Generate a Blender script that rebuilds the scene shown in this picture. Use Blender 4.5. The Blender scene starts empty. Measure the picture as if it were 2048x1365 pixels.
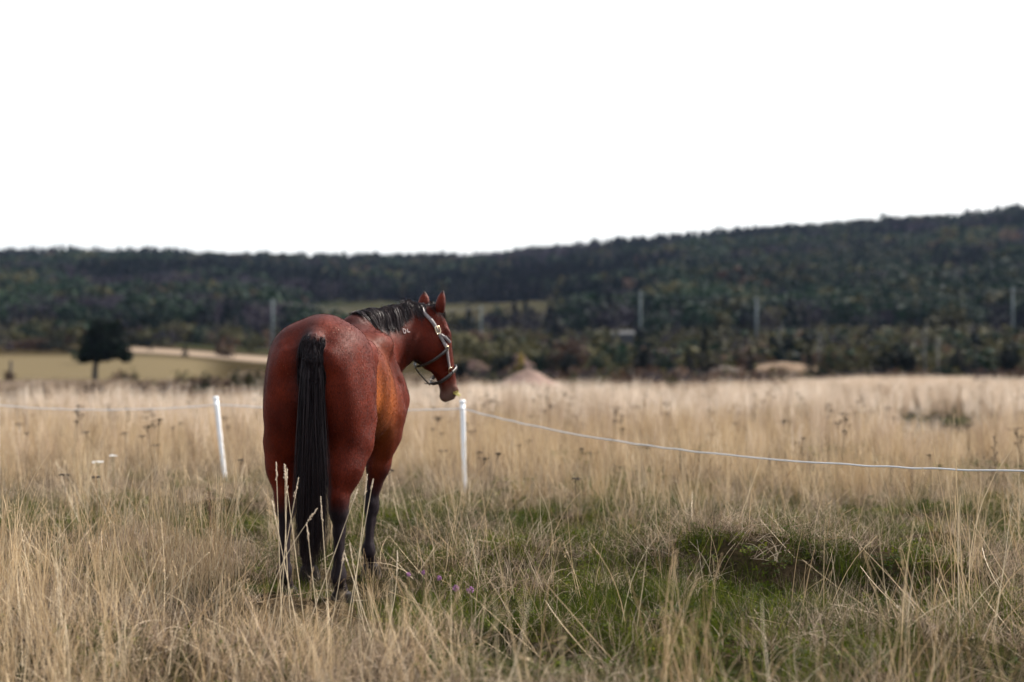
import bpy, math, random
import numpy as np
from mathutils import Vector, Matrix
PI = math.pi
R = math.radians
scene = bpy.context.scene
C = scene.collection

# ------------------------------------------------------------------ camera, sky, sun, exposure
CAM_H, FPX, HOR = 1.29, 2844.0, 740.0          # eye height, focal length and horizon row in the 2048 px wide photograph
cam_d = bpy.data.cameras.new('camera')
cam = bpy.data.objects.new('camera', cam_d); C.objects.link(cam)
cam_d.sensor_width = 36.0
cam_d.lens = 50.0
cam.location = (0, 0, CAM_H)
cam.rotation_euler = (PI/2 + math.atan((HOR-682.5)/FPX), 0, 0)
cam_d.clip_start = 0.05; cam_d.clip_end = 6000
cam_d.dof.use_dof = True
cam_d.dof.focus_distance = 7.9
cam_d.dof.aperture_fstop = 1.25
scene.camera = cam

world = bpy.data.worlds.new('World'); scene.world = world
world.use_nodes = True
wn, wl = world.node_tree.nodes, world.node_tree.links
wn.clear()
SUN_ELEV, SUN_AZ = 43.0, 56.0                  # azimuth clockwise from +Y: the sun stands to the right, a little ahead of the camera
sky = wn.new('ShaderNodeTexSky'); sky.sky_type = 'NISHITA'; sky.sun_disc = False
sky.sun_elevation = R(SUN_ELEV); sky.sun_rotation = R(SUN_AZ)
sky.dust_density = 3.0
tc = wn.new('ShaderNodeTexCoord')
mp = wn.new('ShaderNodeMapping'); mp.inputs['Scale'].default_value = (1.0, 1.0, 3.2)
nz = wn.new('ShaderNodeTexNoise'); nz.inputs['Scale'].default_value = 1.6; nz.inputs['Detail'].default_value = 5; nz.inputs['Roughness'].default_value = 0.5
rp = wn.new('ShaderNodeValToRGB')               # thick even cloud with hardly any drawing in it
rp.color_ramp.elements[0].position = 0.36; rp.color_ramp.elements[0].color = (0.925, 0.94, 0.96, 1)
rp.color_ramp.elements[1].position = 0.50; rp.color_ramp.elements[1].color = (1.03, 1.035, 1.04, 1)
wl.new(tc.outputs['Generated'], mp.inputs[0]); wl.new(mp.outputs[0], nz.inputs['Vector']); wl.new(nz.outputs['Fac'], rp.inputs[0])
sepz = wn.new('ShaderNodeSeparateXYZ'); wl.new(tc.outputs['Generated'], sepz.inputs[0])
zm = wn.new('ShaderNodeMapRange'); zm.inputs['From Min'].default_value = 0.2; zm.inputs['From Max'].default_value = 1.0
zm.inputs['To Min'].default_value = 1.0; zm.inputs['To Max'].default_value = 1.0; wl.new(sepz.outputs['Z'], zm.inputs[0])
cl = wn.new('ShaderNodeVectorMath'); cl.operation = 'SCALE'; wl.new(rp.outputs[0], cl.inputs[0]); wl.new(zm.outputs[0], cl.inputs['Scale'])
b1 = wn.new('ShaderNodeBackground'); b1.inputs['Strength'].default_value = 0.05; wl.new(sky.outputs[0], b1.inputs[0])
b2 = wn.new('ShaderNodeBackground'); b2.inputs['Strength'].default_value = 0.43; wl.new(cl.outputs[0], b2.inputs[0])
ad = wn.new('ShaderNodeAddShader'); wl.new(b1.outputs[0], ad.inputs[0]); wl.new(b2.outputs[0], ad.inputs[1])
wo = wn.new('ShaderNodeOutputWorld'); wl.new(ad.outputs[0], wo.inputs[0])

sun_d = bpy.data.lights.new('sun', 'SUN'); sun_d.energy = 5.0; sun_d.angle = R(7); sun_d.color = (1.0, 0.93, 0.84)
sun = bpy.data.objects.new('sun', sun_d); C.objects.link(sun)
_s = Vector((math.sin(R(SUN_AZ))*math.cos(R(SUN_ELEV)), math.cos(R(SUN_AZ))*math.cos(R(SUN_ELEV)), math.sin(R(SUN_ELEV))))
sun.rotation_euler = _s.to_track_quat('Z', 'Y').to_euler()
sun.location = (20, -10, 30)

scene.view_settings.view_transform = 'Standard'
scene.view_settings.look = 'None'
scene.view_settings.exposure = 1.0
scene.view_settings.gamma = 1.0
scene.render.engine = 'CYCLES'
scene.cycles.max_bounces = 6; scene.cycles.diffuse_bounces = 3; scene.cycles.glossy_bounces = 2
scene.cycles.transmission_bounces = 3; scene.cycles.transparent_max_bounces = 6; scene.cycles.volume_bounces = 0
scene.cycles.use_adaptive_sampling = False
scene.cycles.use_denoising = True
scene.cycles.denoiser = 'OPENIMAGEDENOISE'
scene.cycles.denoising_input_passes = 'RGB_ALBEDO_NORMAL'
scene.cycles.sample_clamp_indirect = 3.0

# ------------------------------------------------------------------ small helpers
def tag(o, label=None, cat=None, group=None, kind=None):
    if label: o['label'] = label
    if cat: o['category'] = cat
    if group: o['group'] = group
    if kind: o['kind'] = kind
    return o

def empty(name, loc=(0, 0, 0), rz=0.0):
    o = bpy.data.objects.new(name, None); C.objects.link(o)
    o.location = loc; o.rotation_euler = (0, 0, rz); o.empty_display_size = 0.2
    return o

def link(name, me, parent=None, loc=None, mat=None):
    o = bpy.data.objects.new(name, me); C.objects.link(o)
    if parent is not None: o.parent = parent
    if loc is not None: o.location = loc
    if mat is not None:
        me.materials.clear(); me.materials.append(mat)
    return o

def mesh_np(name, V, F, mats=(), mi=None, smooth=False):
    """V (n,3) array, F (m,3) or (m,4) array"""
    V = np.asarray(V, np.float32); F = np.asarray(F, np.int32)
    me = bpy.data.meshes.new(name)
    k = F.shape[1]
    me.vertices.add(len(V)); me.vertices.foreach_set('co', V.ravel())
    me.loops.add(F.size); me.loops.foreach_set('vertex_index', F.ravel())
    me.polygons.add(len(F)); me.polygons.foreach_set('loop_start', np.arange(0, F.size, k, dtype=np.int32))
    me.polygons.foreach_set('loop_total', np.full(len(F), k, np.int32))
    for m in mats: me.materials.append(m)
    if mi is not None: me.polygons.foreach_set('material_index', np.asarray(mi, np.int32))
    me.polygons.foreach_set('use_smooth', np.full(len(F), smooth, bool))
    me.update(calc_edges=True); me.validate()
    return me

def add_attr(me, name, vals, typ='FLOAT', dom='POINT'):
    a = me.attributes.new(name, typ, dom)
    key = {'FLOAT': 'value', 'INT': 'value', 'FLOAT_VECTOR': 'vector', 'FLOAT_COLOR': 'color'}[typ]
    a.data.foreach_set(key, np.asarray(vals, np.int32 if typ == 'INT' else np.float32).ravel())

def merge(parts):
    """[(V,F)] of equal face size -> (V,F)"""
    n = 0; Vs = []; Fs = []
    for V, F in parts:
        Vs.append(np.asarray(V, float)); Fs.append(np.asarray(F) + n); n += len(V)
    return np.concatenate(Vs), np.concatenate(Fs)

def tube(pts, rad, n=8, cap=True):
    """quad tube along points"""
    P = np.asarray(pts, float); m = len(P)
    rad = np.broadcast_to(np.asarray(rad, float), (m,))
    T = np.gradient(P, axis=0); T /= np.linalg.norm(T, axis=1)[:, None] + 1e-12
    ref = np.array([0, 0, 1.0]) if abs(T[:, 2]).mean() < 0.8 else np.array([1.0, 0, 0])
    U = np.cross(T, ref); U /= np.linalg.norm(U, axis=1)[:, None] + 1e-12
    W = np.cross(T, U)
    a = np.linspace(0, 2*PI, n, endpoint=False)
    V = P[:, None] + rad[:, None, None]*(np.cos(a)[None, :, None]*U[:, None] + np.sin(a)[None, :, None]*W[:, None])
    V = V.reshape(-1, 3)
    i = np.arange(m-1)[:, None]*n; j = np.arange(n)[None]
    F = np.stack([i+j, i+(j+1) % n, i+n+(j+1) % n, i+n+j], -1).reshape(-1, 4)
    if cap:
        V = np.concatenate([V, P[:1], P[-1:]])
        c0, c1 = m*n, m*n+1
        jj = np.arange(0, n, 2)
        F = np.concatenate([F, np.stack([np.full(len(jj), c0), (jj+2) % n, (jj+1) % n, jj], -1),
                            np.stack([np.full(len(jj), c1), (m-1)*n+jj, (m-1)*n+(jj+1) % n, (m-1)*n+(jj+2) % n], -1)])
    return V, F

def box(c, s, rot=None):
    x = np.array([[-1, -1, -1], [1, -1, -1], [1, 1, -1], [-1, 1, -1], [-1, -1, 1], [1, -1, 1], [1, 1, 1], [-1, 1, 1]])*np.asarray(s)/2.0
    if rot is not None: x = x @ np.asarray(rot).T
    return x + np.asarray(c), np.array([[0, 3, 2, 1], [4, 5, 6, 7], [0, 1, 5, 4], [1, 2, 6, 5], [2, 3, 7, 6], [3, 0, 4, 7]])

def ribbons(P, W, side):
    """P (n,m,3) strand points, W (n,m) widths, side (n,m,3) or (n,1,3) unit -> quads. Returns V,F and strand id per vertex, t per vertex"""
    n, m = P.shape[:2]
    side = np.broadcast_to(side, P.shape)
    A = P - side*W[..., None]/2; B = P + side*W[..., None]/2
    V = np.stack([A, B], 2).reshape(-1, 3)
    b = (np.arange(n)[:, None]*m + np.arange(m-1)[None])*2
    F = np.stack([b, b+1, b+3, b+2], -1).reshape(-1, 4)
    return V, F, np.repeat(np.arange(n), 2*m), np.tile(np.repeat(np.linspace(0, 1, m), 2), n)

# smooth value noise used for the terrain and for where things grow
_nr = np.random.default_rng(7)
_tab = _nr.random((256, 256))
def vnoise(x, y):
    x = np.asarray(x, float); y = np.asarray(y, float)
    xi = np.floor(x).astype(int); yi = np.floor(y).astype(int)
    fx = x-xi; fy = y-yi; fx = fx*fx*(3-2*fx); fy = fy*fy*(3-2*fy)
    g = lambda a, b: _tab[a & 255, b & 255]
    return (g(xi, yi)*(1-fx)+g(xi+1, yi)*fx)*(1-fy)+(g(xi, yi+1)*(1-fx)+g(xi+1, yi+1)*fx)*fy
def fbm(x, y, o=4):
    s = 0; a = 1; t = 0
    for k in range(o):
        s = s+a*vnoise(np.asarray(x)*2**k+17*k, np.asarray(y)*2**k+31*k); t += a; a *= 0.5
    return s/t
def sstep(a, b, x):
    t = np.clip((np.asarray(x, float)-a)/(b-a), 0, 1); return t*t*(3-2*t)
def bump2(X, Y, cx, cy, rx, ry, a=0.0):
    dx = X-cx; dy = Y-cy; c, s = math.cos(a), math.sin(a)
    return np.exp(-((dx*c+dy*s)/rx)**2-((-dx*s+dy*c)/ry)**2)

def px2(x, y, d):
    """a point at distance d seen at photograph pixel x, y"""
    return np.array([(x-1024)*d/FPX, d, CAM_H+(HOR-y)*d/FPX])

# ------------------------------------------------------------------ materials
def mat_new(name):
    m = bpy.data.materials.new(name); m.use_nodes = True
    nt = m.node_tree; nt.nodes.clear()
    out = nt.nodes.new('ShaderNodeOutputMaterial')
    return m, nt, out
def N(nt, t, **kw):
    n = nt.nodes.new(t)
    for k, v in kw.items():
        if k in n.inputs.keys(): n.inputs[k].default_value = v
        else: setattr(n, k, v)
    return n
def L(nt, a, b): nt.links.new(a, b)
def ramp(nt, fac, stops):
    r = nt.nodes.new('ShaderNodeValToRGB'); e = r.color_ramp.elements
    while len(e) > 1: e.remove(e[-1])
    e[0].position = stops[0][0]; e[0].color = (*stops[0][1], 1)
    for p, c in stops[1:]:
        q = e.new(p); q.color = (*c, 1)
    if fac is not None: L(nt, fac, r.inputs[0])
    return r
def mixc(nt, f, a, b, mode='MIX'):
    m = nt.nodes.new('ShaderNodeMix'); m.data_type = 'RGBA'; m.blend_type = mode
    for s, v in ((0, f), (6, a), (7, b)):
        if isinstance(v, (int, float)): m.inputs[s].default_value = v
        elif isinstance(v, tuple): m.inputs[s].default_value = (*v, 1)
        else: L(nt, v, m.inputs[s])
    return m.outputs[2]
def simple(name, col, rough=0.6, metal=0.0, spec=0.5, noise=0.15, nscale=30.0, bump=0.0):
    m, nt, out = mat_new(name)
    p = N(nt, 'ShaderNodeBsdfPrincipled', Roughness=rough, Metallic=metal)
    p.inputs['Specular IOR Level'].default_value = spec
    t = N(nt, 'ShaderNodeTexCoord'); n = N(nt, 'ShaderNodeTexNoise', Scale=nscale, Detail=4.0); L(nt, t.outputs['Object'], n.inputs['Vector'])
    lo = tuple(c*(1-noise) for c in col); hi = tuple(min(1, c*(1+noise)) for c in col)
    r = ramp(nt, n.outputs['Fac'], [(0.3, lo), (0.7, hi)])
    L(nt, r.outputs[0], p.inputs['Base Color'])
    if bump:
        b = N(nt, 'ShaderNodeBump', Strength=bump, Distance=0.005); L(nt, n.outputs['Fac'], b.inputs['Height']); L(nt, b.outputs[0], p.inputs['Normal'])
    L(nt, p.outputs[0], out.inputs[0])
    return m
# ------------------------------------------------------------------ the horse: one skin grown from a smooth field of muscles
HEAD = R(6.5)                                    # heading, clockwise from +Y
HO = np.array([-1.055, 7.82, 0.0])                # under the hips
hf = np.array([math.sin(HEAD), math.cos(HEAD), 0.0]); hl = np.array([-hf[1], hf[0], 0.0]); hu = np.array([0, 0, 1.0])
HM = np.stack([hf, hl, hu])                      # world offset -> local (x forward, y left, z up)
def w2l(p): return HM @ (np.asarray(p, float) - HO)
def l2w(p): return np.asarray(p, float) @ HM + HO

def smin(a, b, k):
    h = np.clip(0.5+0.5*(b-a)/k, 0, 1)
    return b+(a-b)*h-k*h*(1-h)

class Field:
    def __init__(self): self.pr = []
    def add(self, f, lo, hi, k=0.03, op='u'): self.pr.append((f, np.asarray(lo, float), np.asarray(hi, float), k, op))
    def cap(self, a, b, ra, rb, k=0.03, sq=(1, 1, 1), op='u'):
        a = np.asarray(a, float); b = np.asarray(b, float); ab = b-a; L2 = float(ab@ab)+1e-12; sq = np.asarray(sq, float)
        def f(P):
            q = P-a; t = np.clip((q@ab)/L2, 0, 1)
            d = (q-t[..., None]*ab)/sq
            return (np.sqrt((d*d).sum(-1))-(ra+(rb-ra)*t))*sq.min()
        m = max(ra, rb)*sq.max()
        self.add(f, np.minimum(a, b)-m, np.maximum(a, b)+m, k, op)
    def chain(self, pts, k=0.03, sq=(1, 1, 1)):
        for p, q in zip(pts[:-1], pts[1:]): self.cap(p[:3], q[:3], p[3], q[3], k, sq)
    def ell(self, c, r, k=0.03, M=None, op='u'):
        c = np.asarray(c, float); r = np.asarray(r, float)
        def f(P):
            q = P-c
            if M is not None: q = q@M.T
            k0 = np.sqrt(((q/r)**2).sum(-1)); k1 = np.sqrt(((q/(r*r))**2).sum(-1))+1e-9
            return k0*(k0-1)/k1
        e = r if M is None else np.full(3, r.max())
        self.add(f, c-e, c+e, k, op)
    def loft(self, st, O, M, k=0.03, pear=None):
        """stations (x, zc, w, h, e) along the first local axis"""
        st = np.asarray(st, float); O = np.asarray(O, float)
        xs = st[:, 0]; x0, x1 = xs[0], xs[-1]
        def sp(x, c):
            # smooth (Catmull-Rom like) interpolation
            y = st[:, c]; m = np.gradient(y, xs)
            i = np.clip(np.searchsorted(xs, x)-1, 0, len(xs)-2); h = xs[i+1]-xs[i]; t = np.clip((x-xs[i])/h, 0, 1)
            return (2*t**3-3*t**2+1)*y[i]+(t**3-2*t**2+t)*h*m[i]+(-2*t**3+3*t**2)*y[i+1]+(t**3-t**2)*h*m[i+1]
        def f(P):
            q = (P-O)@M.T
            x = q[..., 0]; xc = np.clip(x, x0, x1)
            zc = sp(xc, 1); w = np.maximum(sp(xc, 2), 0.01); h = np.maximum(sp(xc, 3), 0.01); e = sp(xc, 4); n = sp(xc, 5) if st.shape[1] > 5 else 2.0
            t = np.clip((q[..., 2]-zc)/h, -1.2, 1.2)
            w = w*(1-e*t)
            a = np.abs(q[..., 1]/w); b = np.abs((q[..., 2]-zc)/h)
            k0 = (a**n+b**n)**(1/n)
            d = (k0-1)*np.minimum(w, h)
            return np.where(x == xc, d, np.sqrt(np.maximum(d, 0)**2+(x-xc)**2)+np.minimum(d, 0)*0)
        mx = max(st[:, 2].max(), np.abs(st[:, 3]).max()+np.abs(st[:, 1]).max()) if M is not HI else 0
        if M is HI:
            lo = O+[x0, -(st[:, 2]*(1+np.abs(st[:, 4]))).max(), (st[:, 1]-st[:, 3]).min()]; hi = O+[x1, (st[:, 2]*(1+np.abs(st[:, 4]))).max(), (st[:, 1]+st[:, 3]).max()]
        else:
            c = O+M.T@np.array([(x0+x1)/2, 0, 0]); rr = (x1-x0)/2+mx*0.6; lo = c-rr; hi = c+rr
        self.add(f, lo, hi, k)
    def __call__(self, P):
        P = np.asarray(P, float); D = np.full(P.shape[:-1], 0.5)
        for f, lo, hi, k, op in self.pr:
            m = ((P > lo-k-0.05) & (P < hi+k+0.05)).all(-1)
            if not m.any(): continue
            v = f(P[m])
            if op == 'u': D[m] = smin(D[m], v, k)
            else: D[m] = -smin(-D[m], v, k)
        return D
    def grad(self, P, e=0.002):
        g = np.stack([self(P+np.eye(3)[i]*e)-self(P-np.eye(3)[i]*e) for i in range(3)], -1)
        return g/(np.linalg.norm(g, axis=-1)[..., None]+1e-9)
    def push(self, P, off, it=3, only_inside=False):
        for _ in range(it):
            d = self(P)-off
            if only_inside: d = np.minimum(d, 0)
            d = np.clip(d, -0.03, 0.03)
            P = P-self.grad(P)*d[..., None]
        return P
HI = np.eye(3)

F = Field()
# trunk:  x,   zc,    w,    h,    pear, exponent
F.loft([(-0.27, 1.27, 0.13, 0.16, 0.00, 2.0),
        (-0.17, 1.27, 0.24, 0.27, 0.10, 2.0),
        (-0.02, 1.26, 0.275, 0.33, 0.16, 2.05),
        (0.14, 1.265, 0.272, 0.332, 0.16, 2.1),
        (0.34, 1.240, 0.240, 0.300, 0.02, 2.15),
        (0.55, 1.190, 0.278, 0.320, 0.04, 2.15),
        (0.75, 1.185, 0.268, 0.345, 0.16, 2.1),
        (0.95, 1.205, 0.236, 0.385, 0.38, 2.0),
        (1.08, 1.215, 0.235, 0.365, 0.38, 2.0),
        (1.22, 1.19, 0.22, 0.27, 0.22, 2.0),
        (1.36, 1.14, 0.15, 0.18, 0.0, 2.0)], (0, 0, 0), HI, 0.03)
for s in (-1, 1):
    # croup, hip point, thigh, hamstrings
    F.ell((0.02, 0.135*s, 1.36), (0.24, 0.135, 0.17), 0.06)
    F.ell((0.25, 0.215*s, 1.385), (0.07, 0.050, 0.06), 0.06)
    F.ell((-0.02, 0.160*s, 1.12), (0.225, 0.138, 0.30), 0.035)
    F.ell((-0.20, 0.135*s, 1.20), (0.085, 0.10, 0.24), 0.05)
    F.ell((-0.14, 0.148*s, 1.00), (0.095, 0.100, 0.21), 0.07)
    F.ell((-0.255, 0.115*s, 1.335), (0.045, 0.045, 0.06), 0.06)
    F.cap((0.05, 0.18*s, 1.2), (0.17, 0.175*s, 0.97), 0.12, 0.080, 0.03)
    F.cap((0.24, 0.225*s, 1.34), (0.16, 0.205*s, 1.03), 0.042, 0.045, 0.035)
    # shoulder blade and arm
    F.cap((0.95, 0.09*s, 1.42), (1.16, 0.19*s, 1.10), 0.10, 0.085, 0.08)
    F.ell((1.02, 0.195*s, 1.06), (0.13, 0.085, 0.18), 0.07)
    F.ell((0.80, 0.17*s, 1.44), (0.16, 0.07, 0.07), 0.08)

for s in (-1, 1):
    # the groove between the hamstring muscles and the hollow of the flank
    F.ell((0.40, 0.27*s, 1.22), (0.07, 0.03, 0.15), 0.05, op='d')
def hind(s, hx, hy, hockx=None):
    hx_ = hx-0.085 if hockx is None else hockx
    fx = hx-0.055; hyk = 0.35*0.165*s+0.65*hy
    F.chain([(0.06, 0.175*s, 1.0, 0.115), (-0.03, 0.180*s, 0.88, 0.100), (hx_*0.6-0.03, (0.18*s+hyk)/2, 0.75, 0.083), (hx_-0.01, hyk, 0.62, 0.058)], 0.08)
    F.chain([(-0.12, 0.165*s, 0.94, 0.080), (hx_-0.035, (0.165*s+hyk)/2, 0.74, 0.036), (hx_-0.055, hyk, 0.605, 0.026)], 0.05)
    F.ell((hx_-0.005, hyk, 0.545), (0.064, 0.050, 0.080), 0.04)
    F.cap((hx_-0.06, hyk, 0.615), (hx_-0.035, hyk, 0.52), 0.026, 0.024, 0.03)
    F.ell((hx_+0.01, hyk-0.028*s, 0.54), (0.035, 0.022, 0.035), 0.03)
    F.chain([(hx_+0.005, hyk, 0.50, 0.040), (hx_+0.012, hyk*0.6+hy*0.4, 0.42, 0.030), (fx, hy, 0.215, 0.029)], 0.025)
    F.chain([(hx_-0.03, hyk, 0.49, 0.022), (fx-0.028, hy, 0.22, 0.017)], 0.02)
    foot(fx, hy, hx)
def foot(fx, hy, hx):
    F.ell((fx-0.004, hy, 0.185), (0.046, 0.041, 0.048), 0.025)
    F.ell((fx-0.03, hy, 0.165), (0.022, 0.028, 0.03), 0.02)
    F.cap((fx+0.005, hy, 0.16), (hx+0.005, hy, 0.085), 0.032, 0.037, 0.02)
    def hoof(P):
        q = P-np.array([hx+0.02, hy, 0.0]); z = q[..., 2]; r = 0.070-0.020*np.clip(z/0.085, 0, 1)
        x = q[..., 0]+0.25*(z-0.04)*1.0
        return np.maximum(np.maximum(np.sqrt(x*x*0.8+q[..., 1]**2)-r, z-0.085), -z)
    F.add(hoof, (hx-0.08, hy-0.08, 0), (hx+0.13, hy+0.08, 0.09), 0.008)
def fore(s, hx, hy):
    kx = hx-0.035; fx = hx-0.05; ky = hy*0.8+0.13*s*0.2
    F.chain([(0.98, 0.17*s, 1.02, 0.098), (0.99, 0.165*s, 0.88, 0.086), ((0.98+kx)/2, (0.165*s+ky)/2, 0.70, 0.066), (kx, ky, 0.51, 0.044)], 0.05, (1.12, 0.95, 1))
    F.cap((0.88, 0.165*s, 0.95), (0.93, 0.16*s, 0.80), 0.06, 0.045, 0.05)
    F.ell((kx+0.006, ky, 0.455), (0.052, 0.047, 0.062), 0.03)
    F.ell((kx-0.04, ky, 0.47), (0.022, 0.025, 0.035), 0.02)
    F.chain([(kx, ky, 0.42, 0.037), (kx+0.002, ky*0.6+hy*0.4, 0.36, 0.028), (fx, hy, 0.215, 0.027)], 0.025)
    F.chain([(kx-0.032, ky, 0.42, 0.02), (fx-0.028, hy, 0.22, 0.016)], 0.02)
    foot(fx, hy, hx)
RH, LH, RF, LF = w2l((-0.925, 7.73, 0)), w2l((-1.245, 7.90, 0)), w2l((-0.875, 8.82, 0)), w2l((-1.245, 8.74, 0))
hind(-1, RH[0], RH[1]); hind(1, LH[0], LH[1]); fore(-1, RF[0], RF[1]); fore(1, LF[0], LF[1])
# dock
DOCK = [(-0.20, -.02, 1.462, 0.048), (-0.275, -.03, 1.43, 0.046), (-0.325, -.04, 1.34, 0.038), (-0.345, -.05, 1.22, 0.028), (-0.35, -.055, 1.08, 0.018)]
F.chain(DOCK, 0.03)

# neck, given in place and brought into the horse's own frame
def lw(p): return (*w2l(p[:3]), p[3])
CREST = [(-0.985, 8.80, 1.545, .070), (-0.885, 8.96, 1.588, .062), (-0.775, 9.09, 1.622, .054), (-0.67, 9.19, 1.650, .052), (-0.575, 9.26, 1.655, .058)]
F.chain([lw(p) for p in CREST], 0.07)
F.chain([lw(p) for p in [(-0.97, 8.86, 1.32, .200), (-0.86, 9.02, 1.42, .145), (-0.73, 9.15, 1.50, .112), (-0.60, 9.26, 1.565, .092)]], 0.06)
F.chain([lw(p) for p in [(-0.97, 9.02, 1.14, .150), (-0.83, 9.12, 1.30, .105), (-0.71, 9.2, 1.42, .085), (-0.60, 9.27, 1.50, .072)]], 0.06)

# head frame: u along the head, w to the horse's left, v out of the forehead
HP = np.array([-0.530, 9.27, 1.665]); _yaw = R(60)
au = np.array([0.155, 0.13, -0.585]); au /= np.linalg.norm(au)
fh = np.array([math.sin(_yaw), math.cos(_yaw), 0.0]); av = fh-au*(fh@au); av /= np.linalg.norm(av); aw = np.cross(av, au); 
if aw @ np.array([-fh[1], fh[0], 0]) < 0: aw = -aw
HW = np.stack([au, aw, av]); HL = HW @ HM.T          # rows in horse-local coordinates
HPl = w2l(HP)
def hd(u, v, w): return HPl + u*HL[0] + w*HL[1] + v*HL[2]
F.loft([(-0.04, -0.02, 0.055, 0.06, -0.1, 2.0),
        (0.03, -0.040, 0.082, 0.105, -0.1, 2.1),
        (0.11, -0.055, 0.090, 0.140, 0.0, 2.2),
        (0.19, -0.062, 0.088, 0.150, 0.05, 2.2),
        (0.28, -0.055, 0.074, 0.128, 0.05, 2.2),
        (0.36, -0.038, 0.058, 0.098, 0.0, 2.2),
        (0.44, -0.024, 0.045, 0.073, 0.0, 2.2),
        (0.51, -0.022, 0.043, 0.060, 0.0, 2.2),
        (0.555, -0.026, 0.042, 0.052, 0.0, 2.1),
        (0.595, -0.034, 0.030, 0.034, 0.0, 2.0)], HPl, HL, 0.025)
for s in (-1, 1):
    F.ell(hd(0.20, -0.115, 0.055*s), (0.10, 0.045, 0.10), 0.04, HL)        # cheek
    F.ell(hd(0.160, 0.040, 0.078*s), (0.040, 0.020, 0.022), 0.03, HL)      # brow
    F.cap(hd(0.23, -0.005, 0.085*s), hd(0.36, -0.015, 0.058*s), 0.014, 0.009, 0.03)   # facial crest
    F.ell(hd(0.540, 0.006, 0.034*s), (0.030, 0.018, 0.022), 0.02, HL)      # nostril rim
    F.ell(hd(0.548, 0.010, 0.056*s), (0.018, 0.010, 0.011), 0.008, HL, op='d')
    F.ell(hd(0.185, 0.024, 0.097*s), (0.024, 0.012, 0.014), 0.008, HL)     # eyeball
    F.ell(hd(0.10, 0.02, 0.092*s), (0.03, 0.014, 0.022), 0.03, HL, op='d') # hollow above the eye
F.ell(hd(0.560, -0.076, 0), (0.030, 0.022, 0.020), 0.025, HL)              # chin
F.cap(hd(0.535, -0.052, -0.07), hd(0.60, -0.052, -0.05), 0.004, 0.004, 0.006, op='d')
F.ell(hd(0.40, -0.095, 0.0), (0.09, 0.02, 0.03), 0.03, HL, op='d')

def surface_net(field, lo, hi, h):
    lo = np.asarray(lo, float); n = np.ceil((np.asarray(hi)-lo)/h).astype(int)+1
    D = np.full(n, 0.3, np.float32)
    ax = [lo[i]+h*np.arange(n[i]) for i in range(3)]
    for f, a, b, k, op in field.pr:
        i0 = np.maximum(np.floor((a-k-0.03-lo)/h).astype(int), 0); i1 = np.minimum(np.ceil((b+k+0.03-lo)/h).astype(int)+1, n)
        if (i1 <= i0).any(): continue
        P = np.stack(np.meshgrid(*[ax[i][i0[i]:i1[i]] for i in range(3)], indexing='ij'), -1)
        w = tuple(slice(i0[i], i1[i]) for i in range(3))
        v = f(P).astype(np.float32)
        D[w] = smin(D[w], v, k) if op == 'u' else -smin(-D[w], v, k)
    S = D < 0
    c = np.zeros(np.array(S.shape)-1, int)
    for dx in (0, 1):
        for dy in (0, 1):
            for dz in (0, 1):
                c += S[dx:S.shape[0]-1+dx, dy:S.shape[1]-1+dy, dz:S.shape[2]-1+dz]
    act = (c > 0) & (c < 8)
    idx = -np.ones(act.shape, int); ii = np.argwhere(act); idx[act] = np.arange(len(ii))
    acc = np.zeros((len(ii), 3)); cnt = np.zeros(len(ii))
    cor = [(a, b, cc) for a in (0, 1) for b in (0, 1) for cc in (0, 1)]
    for a in cor:
        for axn in range(3):
            if a[axn] == 1: continue
            b = list(a); b[axn] = 1
            da = D[ii[:, 0]+a[0], ii[:, 1]+a[1], ii[:, 2]+a[2]]; db = D[ii[:, 0]+b[0], ii[:, 1]+b[1], ii[:, 2]+b[2]]
            m = (da < 0) != (db < 0); t = np.where(m, da/(da-db+1e-12*(da == db)), 0)
            p = np.tile(np.array(a, float), (len(ii), 1)); p[:, axn] += t
            acc[m] += p[m]; cnt[m] += 1
    V = lo+h*(ii+acc/np.maximum(cnt, 1)[:, None])
    quads = []
    for axn in range(3):
        o1, o2 = [(1, 2), (2, 0), (0, 1)][axn]
        A = S.take(range(S.shape[axn]-1), axn); B = S.take(range(1, S.shape[axn]), axn)
        e = np.argwhere(A != B)
        ok = (e[:, o1] > 0) & (e[:, o2] > 0) & (e[:, o1] < S.shape[o1]-1) & (e[:, o2] < S.shape[o2]-1); e = e[ok]
        def g(d1, d2):
            q = e.copy(); q[:, o1] += d1; q[:, o2] += d2; return idx[q[:, 0], q[:, 1], q[:, 2]]
        q = np.stack([g(-1, -1), g(0, -1), g(0, 0), g(-1, 0)], -1)
        flip = ~S[e[:, 0], e[:, 1], e[:, 2]]
        q[flip] = q[flip][:, ::-1]
        quads.append(q)
    return V, np.concatenate(quads)

# shallow grooves between the muscles, laid along the surface already there
for s in (-1, 1):
    for ln_ in ([(0.86, 0.2, 1.42), (0.98, 0.3, 1.22), (1.0, 0.3, 1.08)],):
        G = np.array(ln_)*[1, s, 1]; G = F.push(G, 0.009, 8)
        for a_, b_ in zip(G[:-1], G[1:]): F.cap(a_, b_, 0.006, 0.006, 0.055, op='d')
HV, HQ = surface_net(F, (-0.5, -0.88, -0.01), (1.95, 0.48, 1.90), 0.0085)
for _ in range(2):
    d = np.clip(F(HV), -0.006, 0.006); HV = HV-F.grad(HV)*d[:, None]*0.9
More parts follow.
